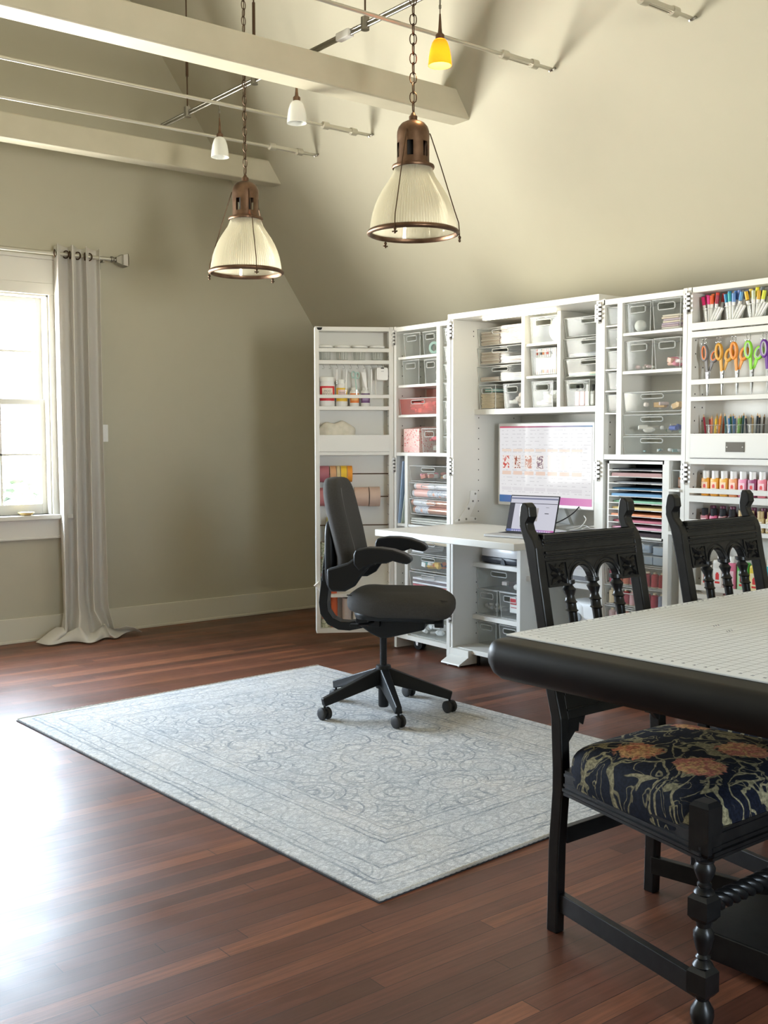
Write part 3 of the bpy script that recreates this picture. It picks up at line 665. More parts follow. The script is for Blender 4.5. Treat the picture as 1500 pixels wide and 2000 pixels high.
        b.build(nm, black, t)
    def cf(p):
        x, y, z = p; k = (y+.03)/.26; w = .283-.045*k
        edge_ = (abs(x/ .27)**4+abs((y+.03)/.26)**4)
        return Vector((x*w/.27, y, z))
    b = MB(); b.sq((0, -.03, .468), (.272, .266, .088), .58, .28, 56, 24, fn=cf); b.build('cushion', tap, t, smooth=70)
    for s_ in (-1, 1):
        b = MB(); X = s_*.305; Y = -.275
        def blk(z0, z1, w=.026, ch=.006):
            pr_ = [(w*1.0, z0+ch), (w*1.0, z1-ch)]
            b.hexa([(X-w, Y-w, z0+ch), (X+w, Y-w, z0+ch), (X+w, Y+w, z0+ch), (X-w, Y+w, z0+ch)], [(X-w, Y-w, z1-ch), (X+w, Y-w, z1-ch), (X+w, Y+w, z1-ch), (X-w, Y+w, z1-ch)])
            v = w*.7
            b.hexa([(X-v, Y-v, z0), (X+v, Y-v, z0), (X+v, Y+v, z0), (X-v, Y+v, z0)], [(X-w, Y-w, z0+ch), (X+w, Y-w, z0+ch), (X+w, Y+w, z0+ch), (X-w, Y+w, z0+ch)])
            b.hexa([(X-w, Y-w, z1-ch), (X+w, Y-w, z1-ch), (X+w, Y+w, z1-ch), (X-w, Y+w, z1-ch)], [(X-v, Y-v, z1), (X+v, Y-v, z1), (X+v, Y+v, z1), (X-v, Y+v, z1)])
        blk(.405, .535, .0265, .011); blk(.250, .315, .0265, .011); blk(.070, .140, .0265, .011)
        b.lathe([(.016, .388), (.022, .392), (.022, .396), (.015, .402), (.020, .407)], 18, (X, Y, 0))
        b.lathe([(.017, .313), (.025, .318), (.022, .324), (.014, .330), (.017, .334), (.017, .339), (.013, .343), (.018, .353), (.024, .368), (.025, .378), (.019, .390)], 18, (X, Y, 0))
        b.lathe([(.018, .138), (.025, .144), (.021, .151), (.014, .158), (.018, .164), (.013, .171), (.018, .184), (.024, .210), (.024, .224), (.016, .236), (.020, .251)], 18, (X, Y, 0))
        b.lathe([(.014, 0), (.024, .006), (.028, .022), (.027, .038), (.018, .054), (.014, .060), (.020, .071)], 18, (X, Y, 0))
        b.build('front_leg', black, t, smooth=35)
        b = MB(); P, Q = Vector((s_*.205, .265)), Vector((s_*.305, -.275)); d = Q-P; b.T = Matrix.Translation((P.x, P.y, 0)) @ Matrix.Rotation(math.atan2(d.y, d.x), 4, 'Z'); b.box(0, d.length, -.011, .011, .060, .113); b.build('side_stretcher', black, t, bev=.002)
    b = MB(); b.box(-.185, .185, .255, .275, .245, .292); b.build('rear_stretcher', black, t, bev=.002)
    b = MB(); n = 60       # twisted front stretcher
    for ph in (0, 2.09, 4.19):
        b.tube([(-.28+.56*i/n, -.275+.012*math.cos(ph+i*.62), .283+.012*math.sin(ph+i*.62)) for i in range(n+1)], .012, 8)
    b.sq((0, -.275, .283), (.028, .028, .028), 1, 1, 16, 10); b.build('twist_stretcher', black, t, smooth=60)
    return t
d1 = dining((2.40, 1.73, 0), 0, 'carved black chair with floral tapestry seat, the leftmost, its legs all in view')
dup(d1, (3.10, 1.76, 0), math.radians(1.5), 'carved black chair at the right, its back seen in front of the paint bottle shelves')
# ---------------------------------------------------------------- craft table
TZ = .915
tb = thing('craft_table', 'black table with a thick rounded edge under a gridded cutting mat', 'table', (1.672, 1.770, 0), math.radians(2.5))
TL, TW = 1.9, 1.12
def outline(d, z):
    r = max(.005, .05-d); x0, x1, y0, y1 = d, TL-d, -TW+d, -d; pts = []
    for cx, cy, a0 in ((x0+r, y0+r, PI), (x1-r, y0+r, 1.5*PI), (x1-r, y1-r, 0), (x0+r, y1-r, .5*PI)):
        for i in range(7): a = a0+PI/2*i/6; pts.append((cx+r*math.cos(a), cy+r*math.sin(a), z))
    return pts
pr_ = [(.050, TZ-.092), (.030, TZ-.088), (.012, TZ-.074), (.002, TZ-.054), (.0, TZ-.040), (.001, TZ-.024), (.007, TZ-.010), (.015, TZ-.003), (.024, TZ)]
b = MB(); n = 28; vs_ = [p for d, z in pr_ for p in outline(d, z)]
b.add(vs_, [(i*n+j, i*n+(j+1) % n, (i+1)*n+(j+1) % n, (i+1)*n+j) for i in range(len(pr_)-1) for j in range(n)]+[tuple(range(n-1, -1, -1)), tuple((len(pr_)-1)*n+j for j in range(n))])
b.build('tabletop', mottled('black_tabletop', (.004, .004, .0045), (.007, .007, .007), 12, .46, .1, .0005), tb, smooth=60)
MC['black_tabletop'].node_tree.nodes['Principled BSDF'].inputs['Specular IOR Level'].default_value = .28
b = MB(); b.box(.42, 1.50, -.86, -.835, TZ-.17, TZ-.09); b.box(.42, 1.50, -.285, -.26, TZ-.17, TZ-.09); b.box(.42, .445, -.86, -.26, TZ-.17, TZ-.09); b.box(1.475, 1.5, -.86, -.26, TZ-.17, TZ-.09); b.build('apron', black, tb, bev=.002)
for x in (.81, 1.46):
    b = MB(); b.prism([(x-.165, -.98), (x+.165, -.98), (x+.165, -.20), (x+.13, -.15), (x-.13, -.15), (x-.165, -.20)], 2, .030, .105)
    for y in (-.9, -.25): b.lathe([(.03, 0), (.036, .012), (.03, .031)], 16, (x, y, 0))
    b.build('trestle_foot', black, tb, bev=.004)
    for y in (-.44, -.80):
        b = MB(); b.lathe([(.03, .10), (.045, .12), (.03, .15), (.05, .20), (.068, .27), (.072, .33), (.060, .40), (.035, .45), (.028, .50), (.04, .54), (.030, .58), (.036, .72), (.045, TZ-.10)], 24, (x, y, 0)); b.build('turned_leg', black, tb, smooth=45)
mt_ = thing('cutting_mat', 'pale gridded self-healing cutting mat covering the black table', 'cutting mat', (1.645, 1.770, 0), math.radians(2.5))
mt_.location = tb.location.copy(); cz_ = math.cos(math.radians(2.6)); sz_ = math.sin(math.radians(2.6))
mt_.location.x += cz_*.078+sz_*.012; mt_.location.y += sz_*.078-cz_*.012; mt_.location.z = TZ
b = MB(); b.box(0, TL-.20, -(TW-.12), 0, .0002, .0042); b.build('mat', matm, mt_, bev=.001)
inkm = M('mat_ink', (.26, .26, .28), .6)
def text(parent, s, size, loc, rot, mt, name='lettering', align='CENTER', ext=.0004):
    cu = bpy.data.curves.new(name, 'FONT'); cu.body = s; cu.size = size; cu.align_x = align; cu.align_y = 'CENTER'; cu.extrude = ext; cu.resolution_u = 2
    o = bpy.data.objects.new(name, cu); C.objects.link(o); dg = bpy.context.evaluated_depsgraph_get(); me = bpy.data.meshes.new_from_object(o.evaluated_get(dg))
    C.objects.unlink(o); bpy.data.objects.remove(o); me.materials.clear(); me.materials.append(mt)
    q = bpy.data.objects.new(name, me); C.objects.link(q); q.parent = parent; q.location = loc; q.rotation_euler = rot; return q
nb = MB(); tmp = []
for k in range(1, 39): tmp.append(text(mt_, str(k), .0078, (.026, -.0254*k, .0044), (0, 0, 0), inkm, 'mat_number'))
for k in range(1, 64): tmp.append(text(mt_, str(k), .007, (.0254*(k+1), -.012, .0044), (0, 0, 0), inkm, 'mat_number'))
me = bpy.data.meshes.new('mat_number'); V_, F_ = [], []
for q in tmp:
    o_ = len(V_); V_ += [(v.co.x+q.location.x, v.co.y+q.location.y, v.co.z+q.location.z) for v in q.data.vertices]; F_ += [[o_+i for i in p.vertices] for p in q.data.polygons]
    bpy.data.objects.remove(q)
me.from_pydata(V_, [], F_); me.materials.append(inkm); o = bpy.data.objects.new('mat_numbers', me); C.objects.link(o); o.parent = mt_
# small marks left on the mat
for lc in ((.42, -.32), (.46, -.26)):
    b = MB()
    for k in range(3): b.tube([(lc[0]-.016+.010*k, lc[1]-.004, .0046), (lc[0]-.008+.010*k, lc[1]+.004, .0046)], .0012, 5)
    b.build('pen_mark', inkm, mt_)
# ---------------------------------------------------------------- the fold-out craft cabinet
class Sec:
    def __init__(s, p, q):
        s.p = Vector((*p, 0)); d = Vector((q[0]-p[0], q[1]-p[1], 0)); s.W = d.length; s.a = math.atan2(d.y, d.x)
        s.M = Matrix.Translation(s.p) @ Matrix.Rotation(s.a, 4, 'Z')
    def at(s, x, y, z): return s.M @ Vector((x, y, z))
L2 = Sec((3.965, 5.725), (4.395, 5.457)); L1 = Sec((4.395, 5.457), (4.376, 4.888)); MM = Sec((4.376, 4.888), (4.376, 3.732))
R1 = Sec((4.376, 3.732), (4.376, 3.190)); R2 = Sec((4.376, 3.190), (4.376, 2.620))
cab = thing('craft_cabinet', 'tall white fold-out craft cabinet, its doors open and shelves packed with supplies', 'cabinet', (4.68, 4.31, 0))
CI = Matrix.Translation((-4.68, -4.31, 0))
def cb(sec): b = MB(); b.T = CI @ sec.M; return b
CAB = [cabw, dark]
def holes(b, x, y, zs, nx):   # pin holes on a side panel facing +-x
    for z in zs: b.box(x, x+nx*.0012, y-.003, y+.003, z-.0035, z+.0035, 1)
def hinge(sec, x, z, parent, plate=1):
    b = cb(sec)
    for k in range(4):
        z0 = z-.045+.0225*k
        b.box(x-.018, x-.002, -.012, .002, z0, z0+.0125, 0); b.box(x+.002, x+.018, -.012, .002, z0+.011, z0+.0225, 0)
    b.box(x-.0022, x+.0022, -.013, .0, z-.055, z+.055, 0); b.box(x-.014, x+.014, -.003, .0005, z-.046, z+.046, 1)
    b.box(x+plate*.018, x+plate*.030, -.0025, .0005, z-.045, z+.045, 2)
    b.build('hinge', [M('hinge_metal', (.72, .71, .69), .3, .6), M('hinge_gap', (.10, .09, .08), .6), M('hinge_leaf', (.55, .54, .52), .35, .5)], parent)
# --- body
W_ = MM.W
b = cb(MM)
b.box(0, .020, .004, .60, .02, 2.08); b.box(W_-.028, W_, .004, .60, .02, 2.08)
b.box(-.012, W_+.004, -.012, .612, 2.080, 2.112)
b.box(.02, W_-.028, .585, .598, .09, 2.08)
b.box(.02, W_-.028, .03, .585, .071, .098)
holes(b, .020, .215, [.92+.064*k for k in range(10)], 1); holes(b, .020, .52, [.92+.064*k for k in range(10)], 1)
holes(b, .020, .20, [.16+.064*k for k in range(6)], 1); holes(b, .020, .17, [1.99, 2.02], 1)
body = b.build('body', CAB, cab, bev=.0015)
def part(sec, name, boxes, parent, mats=CAB, bev=.001):
    b = cb(sec)
    for q in boxes: b.box(*q)
    return b.build(name, mats, parent, bev=bev)
SY = .179
part(MM, 'shelf', [(.02, W_-.028, SY, .585, 1.514, 1.546)], body)
part(MM, 'divider', [(.421, .446, SY-.004, .585, 1.546, 2.08)], body); part(MM, 'divider', [(.700, .725, SY-.004, .585, 1.546, 2.08)], body)
part(MM, 'shelf', [(.446, .700, SY+.006, .585, 1.900, 1.914)], body); part(MM, 'shelf', [(.446, .700, SY+.006, .585, 1.714, 1.729)], body)
part(MM, 'divider', [(.420, .449, SY-.03, .585, .098, .80)], body)
part(MM, 'shelf', [(.02, .42, SY-.01, .585, .581, .607)], body); part(MM, 'shelf', [(.02, .42, SY-.01, .585, .255, .283)], body)
part(MM, 'shelf', [(.449, W_-.028, SY+.02, .585, .530, .560)], body)
desk = part(MM, 'desk_flap', [(.010, 1.130, -.588, .165, .814, .850)], cab, bev=.003)
part(MM, 'desk_leg', [(.445, .475, -.56, -.53, .001, .814)], desk) if False else None
b = cb(MM)      # folding stay on the left inner side
b.prism([(.02, .862), (.20, .862), (.20, .885), (.14, .89), (.20, .99), (.20, 1.045), (.145, 1.05), (.135, .98), (.055, .885), (.01, .875)], 0, .0205, .0245, 0)
for y, z in ((.05, .874), (.11, .877), (.185, .875), (.165, .985), (.185, 1.03), (.13, .94)):
    b.T = CI @ MM.M @ Matrix.Translation((.0245, y, z)) @ Matrix.Rotation(PI/2, 4, 'Y'); b.lathe([(.007, 0), (.006, .003), (.002, .004)], 10, m=1); b.T = CI @ MM.M
b.build('desk_stay', [whitep, nickel], cab)
ledm = M('led_light', (1, 1, 1), emit=((1, .90, .66), 16))
b = cb(MM); b.box(.20, .76, .075, .10, 2.066, 2.079); b.build('led_strip', ledm, body)
for s_, x0, x1 in ((1, .0, .165), (-1, W_-.165, W_)):   # splayed feet
    b = cb(MM); b.prism([(-.001, .093), (-.001, .052), (-.072, .018), (-.075, .010), (.10, .010), (.10, .093)], 0, x0, x1, 0)
    for xx in (x0+.04, x1-.03): b.box(xx, xx+.012, -.06, -.048, .0005, .012, 0)
    b.build('foot', CAB, cab, bev=.001)
part(MM, 'frame_leg', [(.175, .190, .06, .075, .0005, .071)], cab, [black]); part(MM, 'frame_leg', [(.175, .190, .52, .535, .0005, .071)], cab, [black])
part(MM, 'frame_leg', [(W_-.19, W_-.175, .06, .075, .0005, .071)], cab, [black])
# --- inner doors (deep) ---
def deep_door(sec, name, mirror, dep=.25, z0=.076):
    W2 = sec.W
    def fx(a, c): return (W2-c, W2-a) if mirror else (a, c)
    b = cb(sec)
    b.box(.002, .026 if mirror else .034, 0, dep, .008 if mirror else .02, 2.085); b.box(W2-(.034 if mirror else .026), W2-.002, 0, dep, .008, 2.085)
    b.box(.026, W2-.026, .0, dep, 2.052, 2.080); b.box(.02, W2-.02, dep-.012, dep, z0, 2.06)
    b.box(.026, W2-.026, .0, dep, z0, z0+.028); b.box(.026, W2-.026, dep*.5, dep*.5+.015, .04, z0)
    for xx, nx in ((.034 if not mirror else .026, 1), (W2-(.034 if mirror else .026), -1)):
        holes(b, xx, .05, [.3+.064*k for k in range(26)], nx); holes(b, xx, .2, [.3+.064*k for k in range(26)], nx)
    return b.build(name, CAB, cab, bev=.0012)
dL1 = deep_door(L1, 'fold_door', True); w = L1.W
for q in ((.04, .433, .006, .238, 1.873, 1.889), (.04, .433, .006, .238, 1.694, 1.710), (.04, .433, .006, .238, 1.505, 1.519), (.026, w-.03, .002, .238, 1.259, 1.281), (.03, .107, .006, .238, .805, .823)): part(L1, 'shelf', [q], dL1)
part(L1, 'divider', [(.433, .466, .002, .238, 1.281, 2.053)], dL1); part(L1, 'divider', [(.112, .142, .002, .238, .104, 1.259)], dL1)
dR1 = deep_door(R1, 'fold_door', False); w = R1.W
for q in ((.145, w-.035, .006, .238, 1.885, 1.900), (.145, w-.035, .006, .238, 1.692, 1.708), (.034, w-.026, .002, .238, 1.259, 1.286), (.445, w-.026, .0, .238, .896, .912)): part(R1, 'shelf', [q], dR1)
part(R1, 'divider', [(.113, .146, .002, .238, 1.286, 2.053)], dR1); part(R1, 'divider', [(.416, .447, .002, .238, .104, 1.259)], dR1)
def shallow_door(sec, mirror, z0=.108, dep=.125):
    W2 = sec.W; b = cb(sec)
    b.box(.0, .026, 0, dep, z0, 2.085); b.box(W2-.03, W2-.002, 0, dep, z0, 2.085)
    b.box(.02, W2-.02, 0, dep, 2.058, 2.084); b.box(.02, W2-.02, dep-.010, dep, z0, 2.07); b.box(.02, W2-.02, 0, dep, z0, z0+.030)
    for xx, nx in ((.026, 1), (W2-.03, -1)): holes(b, xx, .03, [.3+.064*k for k in range(26)], nx); holes(b, xx, .09, [.3+.064*k for k in range(26)], nx)
    return b.build('fold_door', CAB, cab, bev=.0012)
dL2 = shallow_door(L2, True); w = L2.W
for q in ((.024, w-.03, .0, .115, 1.848, 1.872), (.024, w-.03, .0, .115, 1.554, 1.578), (.024, w-.03, .0, .115, 1.264, 1.285), (.024, w-.03, .01, .115, .339, .360)): part(L2, 'shelf', [q], dL2)
for q in ((.022, w-.028, -.004, .010, 1.924, 1.948), (.022, w-.028, -.004, .010, 1.630, 1.652)): part(L2, 'shelf_rail', [q], dL2)
part(L2, 'bin_front', [(.022, w-.028, -.004, .010, 1.286, 1.394)], dL2)
for z in (1.141, .992, .806):
    b = cb(L2); b.cyl((.024, .062, z), (w-.028, .062, z), .0035, 8); b.build('ribbon_rod', bronze, dL2)
b = cb(L2); b.prism([(.012, 2.079), (.048, 2.079), (.044, 2.068), (.038, 2.063), (.022, 2.063), (.016, 2.068)], 1, -.004, .0); b.build('catch', dark, dL2)
dR2 = shallow_door(R2, False); w = R2.W
for q in ((.024, w-.03, .0, .115, 1.846, 1.874), (.024, w-.03, .0, .115, 1.545, 1.566), (.024, w-.03, .0, .115, 1.244, 1.275), (.024, w-.03, .0, .115, 1.063, 1.094), (.024, w-.03, .0, .115, .915, .935), (.024, w-.03, .0, .115, .600, .622)): part(R2, 'shelf', [q], dR2)
for q in ((.024, w-.028, -.004, .010, 1.880, 1.915), (.024, w-.028, -.004, .010, 1.623, 1.647), (.024, w-.028, -.006, .008, 1.106, 1.130), (.024, w-.028, -.004, .010, .960, .98), (.024, w-.028, -.004, .010, .641, .666)): part(R2, 'shelf_rail', [q], dR2)
bf = part(R2, 'bin_front', [(.030, w-.035, -.006, .008, 1.277, 1.384), (.024, w-.028, .0, .008, 1.27, 1.39)], dR2)
b = cb(R2); b.box(.228, .326, -.009, -.006, 1.304, 1.350, 0)
for xx in (.236, .318): b.box(xx-.003, xx+.003, -.0105, -.009, 1.324, 1.330, 1)
b.build('name_plate', [M('plate_bronze', (.07, .062, .05), .4, .7), nickel], bf)
for z in (2.015, 1.20, .30): hinge(L1, .003, z, dL1, 1); hinge(MM, .000, z, body, 1); hinge(MM, W_-.002, z, dR1, -1); hinge(R2, .000, z, dR2, 1)
for sec, door, xs in ((L1, dL1, (.13, .50)), (R1, dR1, (.08, .45))):
    for x in xs:
        cst = bpy.data.objects.new('caster', None); C.objects.link(cst); cst.parent = door; cst.matrix_world = Matrix.Identity(4)
        cst.location = CI @ sec.at(x, .10, 0); cst.rotation_euler = (0, 0, sec.a+.25)
        for d_ in (-.014, .014):
            b = MB(); b.T = Matrix.Rotation(PI/2, 4, 'X'); b.lathe([(.006, -.009), (.022, -.009), (.024, -.008), (.034, -.007), (.036, -.003), (.036, .003), (.034, .007), (.024, .008), (.022, .009), (.006, .009)], 24, (.012, .0362, d_)); b.build('wheel', blkr, cst, smooth=40)
        b = MB(); b.hexa([(.004, -.028, .030), (.020, -.028, .030), (.020, -.025, .030), (.004, -.025, .030)], [(-.012, -.028, .072), (.016, -.028, .072), (.016, -.025, .072), (-.012, -.025, .072)])
        b.hexa([(.004, .025, .030), (.020, .025, .030), (.020, .028, .030), (.004, .028, .030)], [(-.012, .025, .072), (.016, .025, .072), (.016, .028, .072), (-.012, .028, .072)])
        b.cyl((.012, -.029, .036), (.012, .029, .036), .006, 10); b.box(-.02, .024, -.028, .028, .070, .0755); b.build('fork', chrome, cst)
# ---------------------------------------------------------------- bins and their contents
def pl(sec, name, label, cat, x, y, z, group=None, rz=0.): return thing(name, label, cat, sec.at(x, y, z), sec.a+rz, group)
def tub(t, w, d, h, mt=clear, rim=clearrim, fl=.90, handle=True):
    th = .0018; bw = w*fl; bd = d*.94
    def ring(z, k, off=0): ww = (bw+(w-bw)*k)/2-off; dd0 = (d-bd)*(1-k)*.6+off; dd1 = d-(d-bd)*(1-k)*.4-off; return [(-ww, dd0, z), (ww, dd0, z), (ww, dd1, z), (-ww, dd1, z)]
    b = MB(); o, oi, ti, to = ring(0, 0), ring(th*2, 0, th), ring(h, 1, th), ring(h, 1)
    hw = min(.066, w*.29); hz0, hz1 = h*.66, h*.88
    if h < .07: hz0, hz1 = h*.50, h*.84
    b.add(o+to+oi+ti, [(3, 2, 1, 0), (1, 2, 6, 5), (2, 3, 7, 6), (3, 0, 4, 7), (8, 9, 10, 11), (9, 13, 14, 10), (10, 14, 15, 11), (11, 15, 12, 8), (4, 5, 13, 12), (5, 6, 14, 13), (6, 7, 15, 14), (7, 4, 12, 15)])
    def P(x, z, off): k = z/h; return (x, (d-bd)*(1-k)*.6+off, z)
    def hw_(z): return (bw+(w-bw)*z/h)/2
    for off in (0, th):     # front wall with the hand hole
        if handle:
            b.add([P(-hw_(0), 0, off), P(hw_(0), 0, off), P(hw_(hz0), hz0, off), P(-hw_(hz0), hz0, off)], [(0, 1, 2, 3)])
            b.add([P(-hw_(hz1), hz1, off), P(hw_(hz1), hz1, off), P(hw_(h), h, off), P(-hw_(h), h, off)], [(0, 1, 2, 3)])
            b.add([P(-hw_(hz0), hz0, off), P(-hw, hz0, off), P(-hw, hz1, off), P(-hw_(hz1), hz1, off)], [(0, 1, 2, 3)])
            b.add([P(hw, hz0, off), P(hw_(hz0), hz0, off), P(hw_(hz1), hz1, off), P(hw, hz1, off)], [(0, 1, 2, 3)])
        else: b.add([P(-hw_(0), 0, off), P(hw_(0), 0, off), P(hw_(h), h, off), P(-hw_(h), h, off)], [(0, 1, 2, 3)])
    b.build('tub', mt, t)
    b = MB(); e = .0016; r = ring(h, 1)
    b.tube([Vector(p) for p in r], .0026, 5, closed=True); f_ = ring(0, 0)
    b.tube([f_[0], r[0]], .002, 5); b.tube([f_[1], r[1]], .002, 5); b.tube([f_[0], f_[1]], .0022, 5)
    b.build('rim', rim, t)
    if handle:
        b = MB(); c_ = .006
        b.tube([P(-hw-.001, hz0+c_, -.003), P(-hw+c_, hz0, -.003), P(hw-c_, hz0, -.003), P(hw+.001, hz0+c_, -.003), P(hw+.001, hz1-c_, -.003), P(hw-c_, hz1, -.003), P(-hw+c_, hz1, -.003), P(-hw-.001, hz1-c_, -.003)], .0032, 6, closed=True)
        b.build('hand_hole_rim', rim, t, smooth=60)
def bin_(sec, x0, x1, z0, z1, label, y=.015, d=.20, name='storage_bin', group='clear storage bins', **k):
    t = pl(sec, name, label, 'bin', (x0+x1)/2, y, z0+.001, group); tub(t, x1-x0-.002, d, z1-z0, **k); return t
def mcol(c, r=.6, nm=None):
    key = nm or 'colour_%02x%02x%02x' % tuple(int(v*255) for v in c)
    return M(key, c, r)
def papers(sec, x0, x1, y, z, cols, label, d=.18, th=.006, jit=.006):
    t = pl(sec, 'paper_stack', label, 'paper', (x0+x1)/2, y, z+.004, 'stacks of paper in trays'); w = x1-x0
    zz = 0
    for k, c in enumerate(cols):
        b = MB(); a = random.uniform(-jit, jit); b.box(-w/2+a, w/2+a-.004, .0, d, zz, zz+th*.8); b.build('sheet_bundle', mcol(c, .8), t); zz += th
def junk(sec, x0, x1, y, z, h, cols, label, n=14, d=.16, name='craft_supplies', cat='craft supplies'):
    """loose odds and ends nobody could count, one object"""
    b = MB(); w = x1-x0
    for k in range(n):
        s_ = random.uniform(.35, .8)*min(h, .05); cx = random.uniform(-w/2+s_, w/2-s_) if w > 2.2*s_ else 0; cy = random.uniform(s_, d-s_); cz = random.uniform(s_*.5, max(s_*.6, h-s_*.6))
        b.T = Matrix.Translation((cx, cy, cz)) @ Matrix.Rotation(random.uniform(0, 3), 4, 'Z') @ Matrix.Rotation(random.uniform(-.5, .5), 4, 'X')
        if k % 3 == 0: b.box(-s_*.8, s_*.8, -s_*.5, s_*.5, -s_*.35, s_*.35, k % len(cols))
        elif k % 3 == 1: b.sq((0, 0, 0), (s_*.8, s_*.5, s_*.45), .8, .8, 12, 8, k % len(cols))
        else: b.cyl((-s_*.8, 0, 0), (s_*.8, 0, 0), s_*.32, 10, k % len(cols))
    o = b.build(name, [mcol(c, .5) for c in cols], smooth=40); o.location = sec.at((x0+x1)/2, y, z+.006); o.rotation_euler = (0, 0, sec.a)
    tag(o, label, cat); stuff(o); return o
def bottle(sec, x, y, z, w, h, col, capc, label, group, emblem=True, capw=.62, captop=.22, d=None, rz=0.):
    t = pl(sec, 'paint_bottle', label, 'bottle', x, y, z, group, rz); d = d or w*.62; hb = h*(1-captop)
    b = MB(); b.sq((0, 0, hb*.5), (w/2, d/2, hb*.52), .22, .35, 20, 12); b.build('bottle_body', mcol(col, .35), t, smooth=50)
    b = MB(); b.lathe([(w*capw/2, hb*.97), (w*capw/2*1.02, h*.985), (w*capw/2*.86, h)], 16); b.build('cap', mcol(capc, .35), t, smooth=40)
    b = MB(); b.box(-w*.36, w*.36, -d/2-.0012, -d/2+.002, hb*.12, hb*.78, 0)
    mats = [mcol(tuple(min(1, c*.55+.42) for c in col), .5), mcol((.65, .03, .03), .5), mcol((.06, .05, .05), .5)]
    if emblem:
        y_ = -d/2-.0016
        b.box(-w*.16, w*.16, y_, y_+.001, hb*.45, hb*.62, 1); b.box(-w*.10, w*.10, y_, y_+.001, hb*.62, hb*.66, 1); b.box(-w*.22, w*.22, y_, y_+.001, hb*.34, hb*.40, 1); b.box(-w*.14, w*.14, y_, y_+.001, hb*.20, hb*.235, 2)
    b.build('label', mats, t); return t
def spool(sec, x, y, z, r, h, col, label, lie=False, group='thread cones'):
    t = pl(sec, 'thread_spool', label, 'thread', x, y, z, group)
    b = MB(); b.lathe([(r*.55, .0), (r*.98, .004), (r, h*.12), (r*.93, h*.80), (r*.55, h*.88)], 18); b.build('thread', mcol(col, .7), t, smooth=40)
    b = MB(); b.lathe([(r*1.02, 0), (r*1.02, .003), (r*.5, .004)], 18); b.lathe([(r*.5, h*.86), (r*.46, h), (r*.2, h)], 16); b.build('core', mcol((.70, .58, .42), .5), t, smooth=40)
def roll(sec, x0, x1, y, z, r, mt, label, band=None, group='rolled vinyl'):
    t = pl(sec, 'vinyl_roll', label, 'roll', x0, y, z, group)
    b = MB(); b.cyl((0, 0, r), (x1-x0, 0, r), r, 20); b.build('roll', mt, t, smooth=40)
    b = MB(); b.cyl((0, 0, r), (-.002, 0, r), r*.45, 14); b.build('roll_core', dark, t)
    if band:
        b = MB(); b.cyl((.02, 0, r), ((x1-x0)*.42, 0, r), r*1.012, 20); b.build('wrapper', band, t, smooth=40)
foilc = M('rose_foil', (.72, .40, .30), .18, .6); silv = M('silver_wrap', (.72, .72, .76), .2, .2); white_c = (.76, .75, .72)
kraft = [(.52, .44, .36), (.60, .53, .45), (.48, .38, .30), (.66, .60, .52), (.56, .47, .40)]
# ---- main body, upper shelves
Y0 = SY+.02
for k, (z0, z1) in enumerate(((1.929, 2.035), (1.816, 1.920), (1.710, 1.807))):
    nm = ('topmost', 'middle', 'lowest')[k]
    bin_(MM, .024, .418, z0, z1-.004, 'wide tray of brown paper, %s of three at the upper left of centre unit' % nm, Y0, .30, 'storage_tray', 'clear trays in the centre unit', fl=.95)
    papers(MM, .04, .20, Y0+.02, z0+.002, [kraft[(i+k) % 5] for i in range((9, 8, 3)[k])], 'bundles of brown paper in the %s tray of the centre left stack' % nm, .24, .009)
    papers(MM, .21, .40, Y0+.016, z0+.002, ([(.78, .74, .72), (.78, .62, .56), (.80, .78, .78), (.72, .60, .56), (.8, .8, .82), (.8, .74, .72)], [(.72, .72, .78), (.6, .5, .5), (.8, .8, .8), (.75, .76, .8)], [(.7, .76, .82), (.78, .78, .78), (.80, .78, .75), (.80, .8, .8), (.76, .72, .7)])[k]*(2 if k == 0 else 1), 'pale packets beside the brown paper in the %s tray of the centre left stack' % nm, .24, .009)
bin_(MM, .037, .185, 1.546, 1.690, 'clear bin with cream envelopes and green packets under the brown paper trays', Y0, .22)
papers(MM, .052, .165, Y0+.01, 1.55, [(.70, .58, .42)]*13, 'cream kraft packets in the leftmost bin of the centre unit', .12, .007)
papers(MM, .075, .175, Y0+.02, 1.648, [(.20, .42, .38), (.75, .75, .72), (.18, .38, .36)], 'green edged packets on top of the cream packets', .12, .006)
bin_(MM, .250, .400, 1.546, 1.690, 'clear bin of pale bags beside the cream envelope bin', Y0, .22); junk(MM, .262, .386, Y0, 1.55, .10, [(.80, .72, .66), (.78, .62, .52), (.85, .85, .84)], 'pale bagged supplies in the bin at the foot of the brown paper trays', 12)
bin_(MM, .468, .676, 1.915, 2.062, 'clear bin holding a pale disc, topmost in the centre column', Y0, .24)
t = pl(MM, 'craft_disc', 'large pale round disc standing in the topmost bin of the centre column', 'disc', .61, Y0+.09, 1.992)
b = MB(); b.T = Matrix.Rotation(PI/2, 4, 'X'); b.lathe([(.005, -.012), (.068, -.012), (.070, 0), (.068, .012), (.005, .012)], 32, (0, 0, 0)); b.build('disc', mcol((.78, .74, .62), .5), t, smooth=50)
bin_(MM, .474, .672, 1.729, 1.880, 'clear bin of tall pens in the middle of the centre column', Y0, .24)
